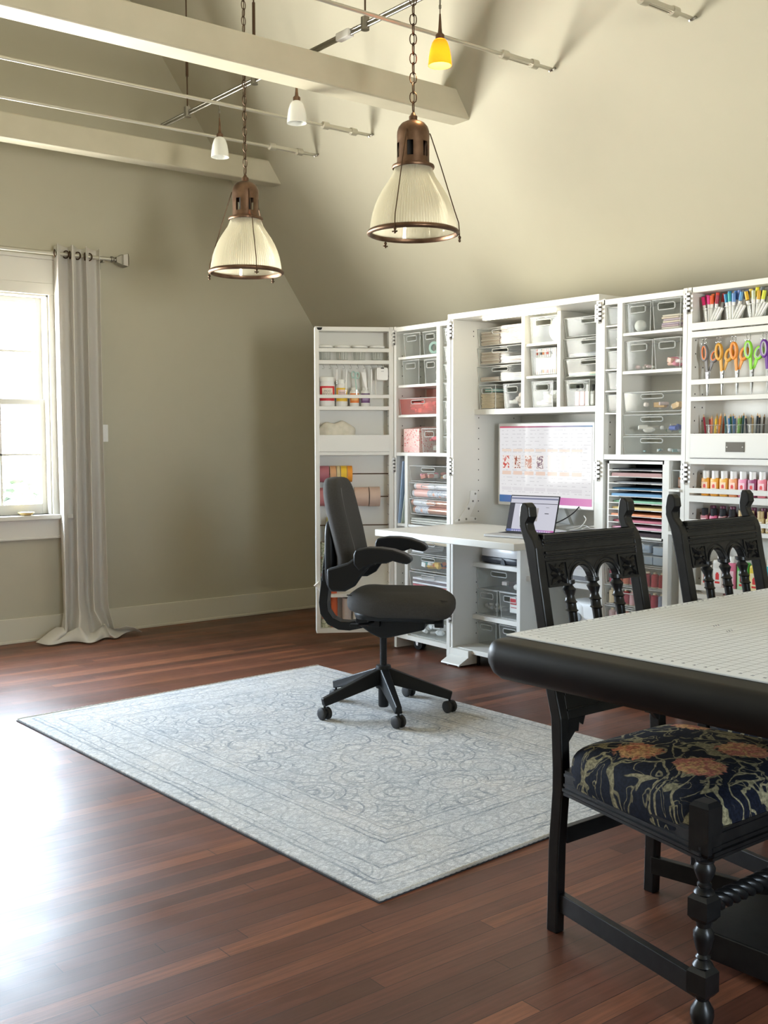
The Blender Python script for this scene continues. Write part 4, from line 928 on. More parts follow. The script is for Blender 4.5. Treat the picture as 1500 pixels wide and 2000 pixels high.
for k in range(11):
    c = [(.55, .10, .06), (.75, .72, .70), (.12, .12, .13), (.70, .26, .10), (.8, .8, .8), (.6, .12, .10), (.72, .70, .68), (.2, .2, .22), (.78, .40, .16), (.85, .84, .82), (.62, .18, .08)][k]
    t = pl(MM, 'brush_pen', '%s pen %s in the row of eleven in the centre column bin' % (('dark red', 'cream', 'black', 'rust', 'white', 'red', 'pale grey', 'charcoal', 'orange', 'ivory', 'brick red')[k], ('far left', 'second', 'third', 'fourth', 'fifth', 'sixth', 'seventh', 'eighth', 'ninth', 'tenth', 'far right')[k]), 'pen', .492+.0165*k, Y0+.035, 1.735, 'brush pens in the centre column')
    b = MB(); b.cyl((0, 0, .002), (0, 0, .115), .0068, 10); b.build('barrel', whitep, t, smooth=40)
    b = MB(); b.cyl((0, 0, .115), (0, 0, .147), .0072, 10); b.cyl((0, 0, .010), (0, 0, .03), .0071, 10); b.build('pen_cap', mcol(c, .4), t, smooth=40)
bin_(MM, .482, .650, 1.546, 1.694, 'clear bin of white bags, lowest in the centre column', Y0, .22); junk(MM, .494, .636, Y0, 1.55, .095, [(.84, .84, .82), (.80, .74, .68), (.86, .85, .82)], 'white bagged supplies in the lowest centre column bin', 12)
for k, (z0, z1) in enumerate(((1.931, 2.038), (1.818, 1.922), (1.711, 1.810))):
    nm = ('topmost', 'middle', 'lowest')[k]
    bin_(MM, .728, 1.120, z0, z1-.004, 'wide clear tray, %s of three at the upper right of the centre unit' % nm, Y0, .30, 'storage_tray', 'clear trays in the centre unit', fl=.95)
    if k: papers(MM, .75, 1.10, Y0+.02, z0+.002, [[(.35, .37, .42), (.5, .52, .56), (.25, .26, .30)], [(.34, .56, .46), (.72, .66, .54), (.80, .74, .62)]][k-1], 'thin flat packets in the %s tray at the upper right' % nm, .24, .006)
bin_(MM, .735, .920, 1.546, 1.690, 'clear bin of small dropper bottles at the lower right of the centre unit', Y0, .22)
for k, (c, cc) in enumerate((((.70, .36, .36), (.01, .01, .01)), ((.62, .30, .30), (.01, .01, .01)), ((.74, .70, .62), (.85, .85, .83)), ((.35, .34, .30), (.02, .02, .02)))):
    bottle(MM, .800+.037*k, Y0+.04, 1.551, .030, .115, c, cc, ('pink dropper bottle with a black cap, nearest the left wall of its bin', 'second pink dropper bottle with a black cap', 'clear dropper bottle with a white tip', 'dark dropper bottle with a black cap')[k], 'dropper bottles', False, .6, .32)
# ---- monitor, laptop, cables
mon = pl(MM, 'monitor', 'large white framed monitor on a stand showing a shop web page', 'monitor', .475, .325, .85)
b = MB(); b.box(-.385, .385, -.010, .022, .112, .612); b.build('bezel', M('silver_bezel', (.74, .74, .72), .3), mon, bev=.006)
scr = bpy.data.materials.new('monitor_screen'); scr.use_nodes = True; g = NG(scr)
vec, x, y, z = g.xyz()
def rect(a, b_, c, d): return g.math('MULTIPLY', g.math('MULTIPLY', g.math('GREATER_THAN', x, a), g.math('LESS_THAN', x, b_)), g.math('MULTIPLY', g.math('GREATER_THAN', z, c), g.math('LESS_THAN', z, d)))
col = (.80, .79, .80)
wall_ = g.ramp(g.math('DIVIDE', g.math('ADD', x, .37), .74), (0, (.06, .16, .36)), (.35, (.16, .17, .42)), (.7, (.66, .22, .50)), (1, (.80, .34, .60)))
topc = g.ramp(g.math('DIVIDE', g.math('ADD', x, .37), .74), (0, (.62, .08, .14)), (.5, (.40, .18, .28)), (1, (.08, .22, .40)))
col = g.mix(g.math('LESS_THAN', z, .175), (.82, .81, .82), wall_); col = g.mix(g.math('GREATER_THAN', z, .583), col, topc)
ln = g.math('MULTIPLY', g.math('LESS_THAN', g.math('FRACT', g.math('MULTIPLY', z, 46.)), .16), g.math('MULTIPLY', g.math('GREATER_THAN', g.noise(g.comb(g.math('MULTIPLY', x, 9.), g.math('FLOOR', g.math('MULTIPLY', z, 46.)), 0.), 3., 1), .5), rect(-.35, .36, .19, .575)))
col = g.mix(g.math('MULTIPLY', ln, .35), col, (.25, .22, .25))
for k in range(7):
    xa = -.345+.094*k; col = g.mix(rect(xa, xa+.065, .335, .42), col, (.86, .80, .76)); col = g.mix(rect(xa, xa+.075, .300, .322), col, (.82, .62, .52)); col = g.mix(rect(xa-.003, xa+.078, .44, .455), col, (.84, .70, .60)); col = g.mix(rect(xa-.003, xa+.078, .205, .225), col, (.74, .72, .74))
    if k < 4:
        v3 = g.noise(vec, 38+9*k, 2, .5, 1.); mk_ = g.math('MULTIPLY', rect(xa+.006, xa+.059, .34, .414), g.math('GREATER_THAN', v3, .50)); col = g.mix(mk_, col, ((.62, .10, .08), (.36, .10, .06), (.62, .30, .22), (.28, .18, .22))[k])
g.b.inputs['Base Color'].default_value = (.02, .02, .02, 1); g.b.inputs['Roughness'].default_value = .06; g.b.inputs['Specular IOR Level'].default_value = .05
g.l.new(col, g.b.inputs['Emission Color']); g.b.inputs['Emission Strength'].default_value = .95
b = MB(); b.box(-.368, .368, -.0125, -.0100, .132, .592); b.build('screen', scr, mon)
b = MB(); b.hexa([(-.09, .0, .001), (.09, .0, .001), (.09, .16, .001), (-.09, .16, .001)], [(-.09, .0, .008), (.09, .0, .008), (.09, .16, .008), (-.09, .16, .008)]); b.hexa([(-.085, .13, .008), (.085, .13, .008), (.085, .16, .008), (-.085, .16, .008)], [(-.05, .025, .25), (.05, .025, .25), (.05, .045, .25), (-.05, .045, .25)]); b.build('stand', M('stand_grey', (.46, .46, .45), .4), mon, bev=.002)
lt = thing('laptop', 'open laptop on the white desk flap in front of the monitor', 'laptop', (4.19, 4.045, .8505), math.radians(-77.5))
# local x: along the hinge, y towards the monitor
b = MB(); b.box(-.152, .152, -.212, 0, .001, .014); b.build('base', M('space_grey', (.52, .52, .53), .35, .4), lt, bev=.004)
b = MB(); b.box(-.13, .13, -.10, -.015, .0142, .0152); b.box(-.05, .05, -.19, -.12, .0142, .0147, 1); b.build('keyboard', [dark, M('pad_grey', (.45, .45, .46), .4)], lt)
lid = Matrix.Translation((0, 0, .012)) @ Matrix.Rotation(math.radians(-17), 4, 'X')
b = MB(); b.T = lid; b.box(-.152, .152, 0, .006, 0, .208); b.build('lid', blkp, lt, bev=.002)
ls = bpy.data.materials.new('laptop_screen'); ls.use_nodes = True; g = NG(ls)
vec, x, y, z = g.xyz()
col = g.mix(g.math('LESS_THAN', z, .030), (.66, .66, .76), g.ramp(g.math('DIVIDE', g.math('ADD', x, .15), .3), (0, (.10, .16, .42)), (.6, (.30, .18, .50)), (1, (.62, .16, .45))))
def rect(a, b_, c, d): return g.math('MULTIPLY', g.math('MULTIPLY', g.math('GREATER_THAN', x, a), g.math('LESS_THAN', x, b_)), g.math('MULTIPLY', g.math('GREATER_THAN', z, c), g.math('LESS_THAN', z, d)))
dock = g.math('MULTIPLY', rect(-.12, .13, .016, .026), g.math('LESS_THAN', g.math('FRACT', g.math('MULTIPLY', x, 70.)), .7)); col = g.mix(g.math('MULTIPLY', dock, .6), col, (.7, .72, .85))
col = g.mix(rect(-.145, .145, .166, .169), col, (.03, .03, .05)); col = g.mix(rect(-.148, -.118, .03, .166), col, (.05, .05, .07)); col = g.mix(rect(-.145, .145, .189, .197), col, (.20, .22, .34))
pic = g.mix(g.noise(vec, 30, 3), (.12, .08, .07), (.62, .60, .60)); col = g.mix(rect(-.06, .035, .075, .145), col, pic); col = g.mix(rect(.075, .10, .115, .119), col, (.05, .05, .07)); col = g.mix(rect(.078, .098, .148, .150), col, (.15, .15, .2)); col = g.mix(rect(-.05, .01, .060, .063), col, (.35, .35, .42))
g.b.inputs['Base Color'].default_value = (.02, .02, .02, 1); g.b.inputs['Roughness'].default_value = .1
g.l.new(col, g.b.inputs['Emission Color']); g.b.inputs['Emission Strength'].default_value = .85
b = MB(); b.T = lid; b.box(-.146, .146, -.0008, .0, .006, .202); b.build('display', ls, lt)
def cable(name, pts, r, mt, label):
    P = [Vector(p) for p in pts]; out = []
    for i in range(len(P)-1):
        p0, p1, p2, p3 = P[max(i-1, 0)], P[i], P[i+1], P[min(i+2, len(P)-1)]
        for k in range(8):
            s_ = k/8; out.append(.5*((2*p1)+(-p0+p2)*s_+(2*p0-5*p1+4*p2-p3)*s_**2+(-p0+3*p1-3*p2+p3)*s_**3))
    out.append(P[-1]); b = MB(); b.tube(out, r, 8); tag(b.build(name, mt, smooth=60), label, 'cable')
a_ = lambda x, y, z: tuple(MM.at(x, y, z))
cable('power_cable', [a_(.575, -.10, .858), a_(.64, .05, .862), a_(.70, .18, .89), a_(.74, .27, .94), a_(.75, .335, .995)], .0035, blkp, 'black cable curving from the laptop up to the monitor')
cable('charging_cable', [a_(.80, .18, .856), a_(.84, .22, .87), a_(.84, .27, .91), a_(.80, .30, .93)], .003, whitep, 'thick white cable loop standing on the desk flap')
for k in range(3): cable('charging_cable', [a_(.72+.08*k, .24+.04*k, .856), a_(.80+.06*k, .30, .875), a_(.90+.04*k, .26+.05*k, .865), a_(1.02, .34+.03*k, .857)], .0016, whitep, ('thin white wire nearest the front of the desk flap tangle', 'thin white wire in the middle of the desk flap tangle', 'thin white wire at the back of the desk flap tangle')[k])
t = thing('keyboard_slab', 'thin white flat case lying behind the laptop on the desk flap', 'case', a_(.70, .02, .8505), MM.a-.35)
b = MB(); b.box(-.15, .15, 0, .11, 0, .012); b.build('case', M('pale_blue_white', (.72, .76, .84), .3), t, bev=.003)
# ---- main body, below the desk
cu_ = pl(MM, 'cutting_machine', 'silver and black cutting machine on the shelf under the desk', 'craft machine', .225, SY+.02, .607)
b = MB(); b.sq((0, .10, .026), (.185, .105, .025), .35, .35, 32, 12); b.build('machine_base', M('machine_grey', (.03, .035, .045), .4), cu_, smooth=50)
b = MB(); b.sq((.0, .10, .055), (.182, .106, .070), .5, .35, 32, 14, fn=lambda p: Vector((p.x, p.y, max(p.z, .045)))); b.build('lid', M('machine_silver', (.70, .71, .73), .25), cu_, smooth=50)
b = MB(); b.prism([(.02, .002), (.06, .002), (.05, .03), (.03, .04)], 1, -.012, .0); b.build('latch', M('machine_grey'), cu_)
bin_(MM, .024, .416, .443, .575, 'clear tray under the cutting machine', Y0, .28, 'storage_tray', fl=.95); junk(MM, .20, .40, Y0, .447, .06, [(.70, .36, .28), (.8, .76, .72), (.25, .2, .2), (.6, .55, .52)], 'small packets in the tray under the cutting machine', 16, .20)
bin_(MM, .028, .208, .284, .440, 'clear bin of white cord, left of the pair low in the centre unit', Y0, .22); junk(MM, .045, .19, Y0, .288, .08, [(.72, .71, .68), (.5, .5, .5)], 'white cord and parts in the left bin low in the centre unit', 10)
bin_(MM, .226, .408, .284, .440, 'clear bin with red packets, right of the pair low in the centre unit', Y0, .22)
t = pl(MM, 'supply_packet', 'white tub with a red label in the right bin low in the centre unit', 'packet', .33, Y0+.03, .300); b = MB(); b.box(-.045, .045, 0, .05, .02, .115, 0); b.box(-.04, .04, -.002, 0, .070, .106, 1); b.box(-.035, .035, -.002, 0, .05, .055, 1); b.build('packet', [whitep, mcol((.45, .02, .03), .5)], t, bev=.003)
bin_(MM, .030, .200, .099, .240, 'empty clear bin on the cabinet floor, left', Y0, .22); bin_(MM, .224, .405, .099, .240, 'clear bin with white tubs on the cabinet floor, right', Y0, .22)
junk(MM, .245, .385, Y0, .103, .08, [(.84, .84, .84), (.6, .62, .66)], 'white tubs in the bin on the cabinet floor', 9)
pt = pl(MM, 'printer', 'white printer on the right shelf under the desk, seen through the chair back', 'printer', .86, SY+.05, .560)
b = MB(); b.box(-.20, .20, 0, .30, .002, .16); b.build('case', whitep, pt, bev=.012); b = MB(); b.box(-.19, .19, -.004, 0, .012, .035); b.build('paper_slot', M('slot_grey', (.2, .2, .22), .5), pt); b = MB(); b.box(-.19, .19, -.006, .0, .075, .14); b.build('front_flap', M('flap_white', (.78, .79, .82), .3), pt, bev=.003)
sm = pl(MM, 'sewing_machine', 'white rounded machine with an oval window in the cabinet behind the chair spindles', 'craft machine', .90, SY+.06, .098)
b = MB(); b.box(-.16, .20, 0, .17, .002, .06); b.build('bed', whitep, sm, bev=.015)
b = MB(); b.sq((-.10, .085, .19), (.065, .08, .165), .3, .45, 28, 14); b.build('head', whitep, sm, smooth=50)
b = MB(); b.sq((.02, .085, .30), (.19, .075, .055), .35, .4, 28, 12); b.sq((.15, .085, .18), (.055, .075, .16), .3, .4, 24, 12); b.build('arm', whitep, sm, smooth=50)
b = MB(); b.T = Matrix.Translation((-.09, .004, .26)) @ Matrix.Rotation(PI/2, 4, 'X'); b.lathe([(.026, -.004), (.026, .004), (.02, .006)], 24); b.T = Matrix.Identity(4); b.build('dial_window', M('window_grey', (.28, .3, .32), .3), sm)
# ---- left inner door
for x0, x1, z0, z1, lab, sub in ((.087, .256, 1.889, 2.032, 'frosted empty looking clear bin, upper left on the left inner door', 0), (.282, .428, 1.889, 2.030, 'clear bin with rolls of green tape, upper right on the left inner door', 1),
        (.076, .245, 1.710, 1.862, 'nearly empty clear bin, second row left on the left inner door', 0), (.297, .428, 1.710, 1.857, 'bright clear bin with pink packets, second row right on the left inner door', 2)):
    bin_(L1, x0, x1, z0, z1, lab, .015, .20)
    if sub == 2: junk(L1, x0+.01, x1-.01, .03, z0, .09, [(.82, .8, .8), (.80, .58, .55), (.85, .84, .82)], 'pale pink packets in the bright bin of the left inner door', 8)
for k in range(3):
    t = pl(L1, 'tape_roll', ('green', 'pale green', 'teal')[k]+' tape roll standing in the upper right bin of the left inner door', 'tape', .345+.014*k, .06+.035*k, 1.893+.040); b = MB(); b.T = Matrix.Rotation(PI/2, 4, 'X') @ Matrix.Rotation(.3, 4, 'Y'); b.lathe([(.022, -.010), (.038, -.010), (.038, .010), (.022, .010), (.022, -.010)], 28, cap=False); b.build('tape', mcol(((.25, .42, .36), (.46, .58, .50), (.20, .40, .40))[k], .3), t, smooth=40)
bin_(L1, .046, .430, 1.520, 1.622, 'wide clear pink tinted tray of pink supplies on the left inner door', .012, .21, 'storage_tray', mt=pink_clear, fl=.96)
junk(L1, .06, .42, .02, 1.522, .085, [(.85, .30, .34), (.82, .42, .48), (.86, .62, .62), (.80, .70, .60), (.85, .28, .42)], 'pink and red supplies in the pink tray', 26, .18)
b = MB(); 
t = pl(L1, 'lining_card', 'pink card lining the back above the pink tray', 'card', .24, .232, 1.520); b = MB(); b.box(-.19, .19, 0, .003, 0, .17); b.build('card', mcol((.66, .40, .36), .7), t)
t = pl(L1, 'patterned_box', 'pink floral magazine box on the left inner door above the divider shelf', 'box', .16, .02, 1.2815)
b = MB(); b.prism([(0, 0), (.18, 0), (.18, .165), (.12, .165), (0, .150)], 0, -.080, .080); b.build('box', pinkfl, t, bev=.001); b = MB(); b.box(-.080, .080, -.0015, 0, .012, .032); b.build('border', mcol((.72, .42, .40), .6), t)
bin_(L1, .271, .424, 1.281, 1.430, 'white tinted bin of jars and red tubes beside the pink floral box', .015, .20); junk(L1, .285, .41, .02, 1.284, .14, [(.85, .85, .84), (.55, .04, .06), (.82, .80, .70), (.70, .78, .5)], 'small jars and red tubes in the bin beside the pink floral box', 12)
for k in range(7):
    z0 = (1.949, 1.838, 1.730, 1.620, 1.508, 1.396, 1.293)[k]; bin_(L1, .478, .536, z0, z0+.086, ('topmost', 'second', 'third', 'fourth', 'fifth', 'sixth', 'lowest')[k]+' small clear bin in the narrow column of the left inner door', .02, .18, 'small_bin', 'small bins on the left inner door', handle=False)
    junk(L1, .482, .532, .03, z0, .05, [(.85, .85, .84), (.75, .78, .70)], 'white bits in the %s small bin of the left inner door' % ('topmost', 'second', 'third', 'fourth', 'fifth', 'sixth', 'lowest')[k], 5)
t = pl(L1, 'blue_board', 'tall blue board standing in the narrow slot of the left inner door', 'board', .045, .005, .824); b = MB(); b.hexa([(-.008, 0, 0), (.0, 0, 0), (.0, .18, 0), (-.008, .18, 0)], [(.040, 0, .40), (.048, 0, .40), (.048, .18, .40), (.040, .18, .40)]); b.build('board', mcol((.30, .40, .58), .6), t)
t = pl(L1, 'blue_board', 'wide pale blue sheet standing at the left of the narrow slot', 'board', .043, .03, .824); b = MB(); b.box(-.010, .052, .03, .034, 0, .405); b.build('board', mcol((.36, .46, .62), .6), t)
t = pl(L1, 'green_board', 'pale green board leaning at the right of the narrow slot', 'board', .066, .02, .824); b = MB(); b.hexa([(-.018, 0, 0), (-.012, 0, 0), (-.012, .16, 0), (-.018, .16, 0)], [(.034, 0, .25), (.040, 0, .25), (.040, .16, .25), (.034, .16, .25)]); b.build('board', mcol((.55, .62, .55), .6), t)
def tray(sec, x0, x1, z0, z1, lab): return bin_(sec, x0, x1, z0, z1, lab, .012, .215, 'storage_tray', 'clear trays on the doors', fl=.96)
tray(L1, .148, .534, 1.100, 1.196, 'clear tray of pink packets, top of the lower stack on the left inner door'); junk(L1, .16, .52, .02, 1.103, .05, [(.60, .25, .20), (.80, .30, .45), (.80, .55, .30), (.8, .8, .8)], 'pink and brown packets in the top lower tray of the left inner door', 20, .18)
tray(L1, .148, .534, .995, 1.088, 'clear tray of printed rolls, second of the lower stack on the left inner door'); tray(L1, .148, .534, .890, .986, 'clear tray of copper rolls, third of the lower stack on the left inner door')
teal = mcol((.30, .55, .55), .3); pk = mcol((.82, .50, .45), .3)
roll(L1, .185, .525, .040, 1.050, .019, silv, 'silver roll lying highest in the second tray', pk); roll(L1, .165, .528, .045, .999, .024, foil, 'pink and teal ended roll in the second tray', pk)
roll(L1, .160, .528, .040, .943, .022, foilc, 'copper roll with a white wrapper lying higher in the third tray', silv); roll(L1, .168, .528, .050, .894, .024, foilc, 'copper roll lying at the bottom of the third tray', foil); roll(L1, .17, .52, .10, 1.000, .026, silv, 'silver roll at the back of the second tray', foil)
papers(L1, .152, .528, .02, .824, [(.42, .42, .38), (.50, .50, .45), (.36, .37, .33)], 'flat grey sheets under the copper rolls', .18, .014)
part(L1, 'shelf', [(.142, w_ if False else .536, .006, .238, .806, .822)], dL1)
tray(L1, .148, .534, .640, .725, 'clear tray with a cream roll, just under the desk flap'); roll(L1, .30, .528, .05, .700, .026, mcol((.80, .68, .50), .6), 'cream paper roll lying just under the desk flap'); papers(L1, .17, .29, .02, .644, [(.7, .7, .74), (.62, .62, .66), (.8, .8, .82), (.5, .5, .52), (.72, .72, .74)], 'grey packets beside the cream roll', .16, .012)
tray(L1, .148, .534, .534, .630, 'clear tray of small coloured bottles under the cream roll'); junk(L1, .20, .44, .02, .538, .055, [(.62, .22, .10), (.75, .50, .12), (.05, .30, .30), (.85, .85, .85), (.10, .12, .20)], 'small orange and teal bottles in the tray under the cream roll', 26, .12)
tray(L1, .148, .534, .411, .520, 'clear tray of grey and red pouches behind the office chair'); papers(L1, .17, .52, .02, .414, [(.56, .56, .60), (.50, .14, .16), (.72, .72, .76), (.18, .14, .15), (.76, .76, .8)], 'grey and red pouches in the tray behind the office chair', .18, .014)
tray(L1, .148, .534, .300, .395, 'clear tray hidden mostly by the office chair seat'); tray(L1, .148, .534, .110, .250, 'deep clear tray at the bottom of the left inner door'); junk(L1, .17, .51, .02, .113, .08, [(.78, .79, .82), (.7, .72, .74)], 'pale bags in the bottom tray of the left inner door', 12, .17)
# ---- left outer door
for k in range(4):
    x = .068+.112*k; t = pl(L2, 'lidded_cup', ('first', 'second', 'third', 'fourth')[k]+' from the left of four white lidded cups on the top rail', 'cup', x, .060, 1.873, 'lidded cups on the left outer door')
    b = MB(); b.lathe([(.030, .001), (.036, .004), (.040, .078), (.038, .078), (.034, .006), (.004, .004)], 24); b.build('cup', clear, t, smooth=50); b = MB(); b.lathe([(.050, .080), (.052, .083), (.052, .093), (.046, .097), (.004, .097)], 28); b.lathe([(.03, .079), (.03, .080)], 20); b.build('lid', whitep, t, smooth=40)
    for j in range(4):
        s_ = pl(L2, 'swab_stick', 'pale stick, %s inside the %s lidded cup' % (('far left', 'left middle', 'right middle', 'far right')[j], ('first', 'second', 'third', 'fourth')[k]), 'stick', x-.018+.012*j, .055, 1.880, 'sticks in the lidded cups'); b = MB(); b.cyl((0, 0, 0), (.002*(j-1.5), 0, .066), .0018, 6); b.build('stick', paper, s_)
def jar(x0, x1, z0, h, bodyc, labc, lab2, capw, label, txt=None):
    w = x1-x0; t = pl(L2, 'glue_jar', label, 'jar', (x0+x1)/2, .058, z0, 'craft glue jars'); r = w/2; hb = h*.86
    b = MB(); b.lathe([(r*.94, .001), (r, .005), (r, hb*.84), (r*.9, hb*.93), (r*capw*.95, hb)], 28); b.build('jar_body', whitep, t, smooth=40)
    b = MB(); b.lathe([(r*capw, hb), (r*capw*1.02, h*.98), (r*capw*.95, h)], 28); b.build('lid', M('lid_white', (.83, .83, .80), .4), t, smooth=40)
    def arc(za, zb_, a0, a1, rr_, m, b):
        n = 10; vs_ = []
        for i in range(n+1):
            a = a0+(a1-a0)*i/n
            for q, zz in ((rr_, za), (rr_, zb_), (rr_-.0008, za), (rr_-.0008, zb_)): vs_.append((q*math.sin(a), -q*math.cos(a), zz))
        b.add(vs_, [(4*i, 4*i+4, 4*i+5, 4*i+1) for i in range(n)]+[(4*i+2, 4*i+3, 4*i+7, 4*i+6) for i in range(n)], m)
    b = MB(); arc(hb*.22, hb*.80, -1.1, 1.1, r+.0012, 0, b); arc(hb*.36, hb*.72, -.7, .7, r+.0018, 1, b); b.build('label', [mcol(labc, .5), mcol(lab2, .5)], t)
    if txt:
        o = text(t, txt, w*.19, (0, -r-.0030, hb*.54), (PI/2, 0, 0), inkm, 'label_lettering')
jar(.028, .130, 1.578, .188, (.8, .8, .8), (.62, .03, .04), (.80, .70, .60), .98, 'large white glue jar with a red label, leftmost on the rail shelf', 'MOD\nPODGE')
jar(.135, .212, 1.578, .172, (.8, .8, .8), (.80, .52, .04), (.80, .58, .56), .72, 'medium glue jar with a yellow label', 'MOD\nPODGE'); jar(.225, .288, 1.578, .122, (.8, .8, .8), (.78, .22, .04), (.82, .50, .2), .7, 'small glue jar with an orange label'); jar(.296, .358, 1.578, .122, (.8, .8, .8), (.16, .07, .20), (.35, .25, .42), .7, 'small glue jar with a purple label')
for k in range(10):
    x = .052+.044*k; b = cb(L2); b.tube([(x, .02, 1.848), (x, .02, 1.838), (x+.006, .02, 1.832), (x+.007, .02, 1.822), (x, .02, 1.817), (x-.006, .02, 1.823)], .0013, 6); b.build('hook', nickel, dL2)
def tool(x, parts_, label, name='hand_tool'):
    t = pl(L2, name, label, 'tool', x, .019, 1.816); 
    for nm, mt, fn in parts_: b = MB(); fn(b); b.build(nm, mt, t, smooth=40)
tool(.140, [('handle', whitep, lambda b: b.tube([(0, .004, -.07), (0, .004, -.012), (0, .004, 0)], [.004, .004, .002], 8)), ('blade', steel, lambda b: b.box(-.003, .003, .003, .005, -.095, -.07))], 'short white hook tool hanging above the yellow jar')
tool(.200, [('handle', whitep, lambda b: b.tube([(0, .004, -.13), (.004, .004, -.02), (.005, .004, 0)], [.0055, .005, .002], 10)), ('blade', steel, lambda b: b.hexa([(-.002, .003, -.165), (-.001, .003, -.165), (-.001, .005, -.165), (-.002, .005, -.165)], [(-.004, .003, -.13), (.004, .003, -.13), (.004, .005, -.13), (-.004, .005, -.13)]))], 'slim white knife hanging between the jars')
tl = mcol((.42, .60, .55), .4)
def loop(b, cx, cz, rx, rz_, r=.004): b.tube([(cx+rx*math.cos(2*PI*i/16), .005, cz+rz_*math.sin(2*PI*i/16)) for i in range(16)], r, 8, closed=True)
tool(.262, [('handle', tl, lambda b: (loop(b, -.014, -.035, .012, .020), loop(b, .012, -.04, .011, .020), b.tube([(-.004, .005, -.05), (.006, .005, -.13)], .004, 8))), ('blade', steel, lambda b: b.box(.003, .010, .004, .006, -.18, -.13))], 'pale teal scissors hanging above the orange jar', 'scissors')
tool(.318, [('frame', whitep, lambda b: (b.hexa([(.01, .002, -.13), (.018, .002, -.13), (.018, .008, -.13), (.01, .008, -.13)], [(-.02, .002, -.02), (.012, .002, -.02), (.012, .008, -.02), (-.02, .008, -.02)]), b.tube([(0, .005, 0), (0, .005, -.03)], .002, 6)))], 'white angled trimming tool hanging above the purple jar')
tool(.365, [('handle', whitep, lambda b: b.tube([(0, .004, -.19), (.0, .004, -.03), (0, .004, 0)], [.005, .006, .003], 10))], 'long white pen shaped tool hanging right of the purple jar'); tool(.392, [('handle', paper, lambda b: b.tube([(0, .006, -.18), (.0, .006, -.03), (0, .006, 0)], [.0035, .004, .002], 10))], 'long thin cream tool hanging behind the white tag')
t = pl(L2, 'hanging_tag', 'rounded white measuring tag hanging at the right of the tool rail', 'tag', .434, .010, 1.745); b = MB(); b.sq((0, 0, .041), (.037, .007, .041), .25, .35, 32, 16); b.build('case', M('tag_white', (.82, .81, .79), .35), t, smooth=50); b = MB(); b.box(-.009, .009, -.0085, -.0065, .056, .059); b.box(-.010, .010, -.009, -.006, .074, .081, 1); b.build('mark', [M('tag_grey', (.35, .35, .36), .5), dark], t); b = MB(); b.tube([(0, 0, .080), (0, .004, .092), (0, .009, .10)], .002, 6); b.build('clip', nickel, t)
cl = pl(L2, 'cloth_bundle', 'crumpled cream cloth bundle tucked behind the low panel', 'cloth', .13, .065, 1.2855)
b = MB(); b.sq((0.01, 0, .092), (.125, .045, .100), .7, .7, 40, 24, fn=lambda p: p+Vector((.012*math.sin(40*p.z+9*p.x), .008*math.sin(55*p.x), .010*math.sin(60*p.x+30*p.z)))*(1 if p.z > .01 else 0)); b.build('cloth', mottled('cream_cloth', (.60, .57, .48), (.70, .66, .57), 30, .9), cl, smooth=70)
b = MB(); b.tube([(.06, 0, .19), (.10, .0, .17), (.125, .0, .12), (.135, .0, .03)], .007, 8); b.build('cord', paper, cl, smooth=60)
def ribbon(x0, x1, z, r, c, label, r0=.0045):
    t = pl(L2, 'ribbon_spool', label, 'ribbon', x0, .062, z, 'ribbon spools on the rods'); b = MB(); b.T = Matrix.Rotation(PI/2, 4, 'Y'); w = x1-x0
    b.lathe([(r0, 0), (r*.9, 0), (r, .001), (r, w-.001), (r*.9, w), (r0, w)], 28, cap=False); b.build('ribbon', mcol(c, .55), t, smooth=40)
    b = MB(); b.T = Matrix.Rotation(PI/2, 4, 'Y'); b.lathe([(r*1.03, -.001), (r*1.03, .0005), (r*.3, .0005)], 28, cap=False); b.build('flange', mcol((.6, .5, .4), .6), t, smooth=40)
for x0, x1, c, lab in ((.026, .088, (.40, .13, .16), 'wide dusky purple ribbon, leftmost on the upper ribbon rod'), (.094, .134, (.62, .33, .16), 'tan orange ribbon on the upper ribbon rod'), (.137, .160, (.62, .50, .26), 'pale straw ribbon on the upper ribbon rod'), (.163, .203, (.82, .52, .03), 'yellow ribbon on the upper ribbon rod'), (.205, .239, (.80, .30, .02), 'orange ribbon, rightmost on the upper ribbon rod')): ribbon(x0, x1, 1.141, .053, c, lab)
ribbon(.026, .088, .992, .060, (.46, .17, .18), 'wide dusky purple ribbon at the left of the lower ribbon rod'); ribbon(.255, .345, .992, .062, (.56, .40, .32), 'wide blush tan ribbon beside the chair back'); ribbon(.350, .420, .992, .064, (.58, .42, .34), 'wide blush tan ribbon, rightmost on the lower ribbon rod')
ribbon(.070, .155, .806, .055, (.26, .26, .05), 'olive ribbon behind the office chair'); b = MB(); b.tube([(.0, 0, 0), (.006, -.02, -.10), (.0, -.015, -.2)], .001, 4)
t = pl(L2, 'ribbon_tail', 'olive ribbon tail hanging below its rod', 'ribbon', .112, .006, .54); b = MB(); b.hexa([(-.035, 0, 0), (.035, 0, 0), (.035, .002, 0), (-.035, .002, 0)], [(-.042, 0, .27), (.042, 0, .27), (.042, .002, .27), (-.042, .002, .27)]); b.build('ribbon', mcol((.24, .25, .05), .55), t)
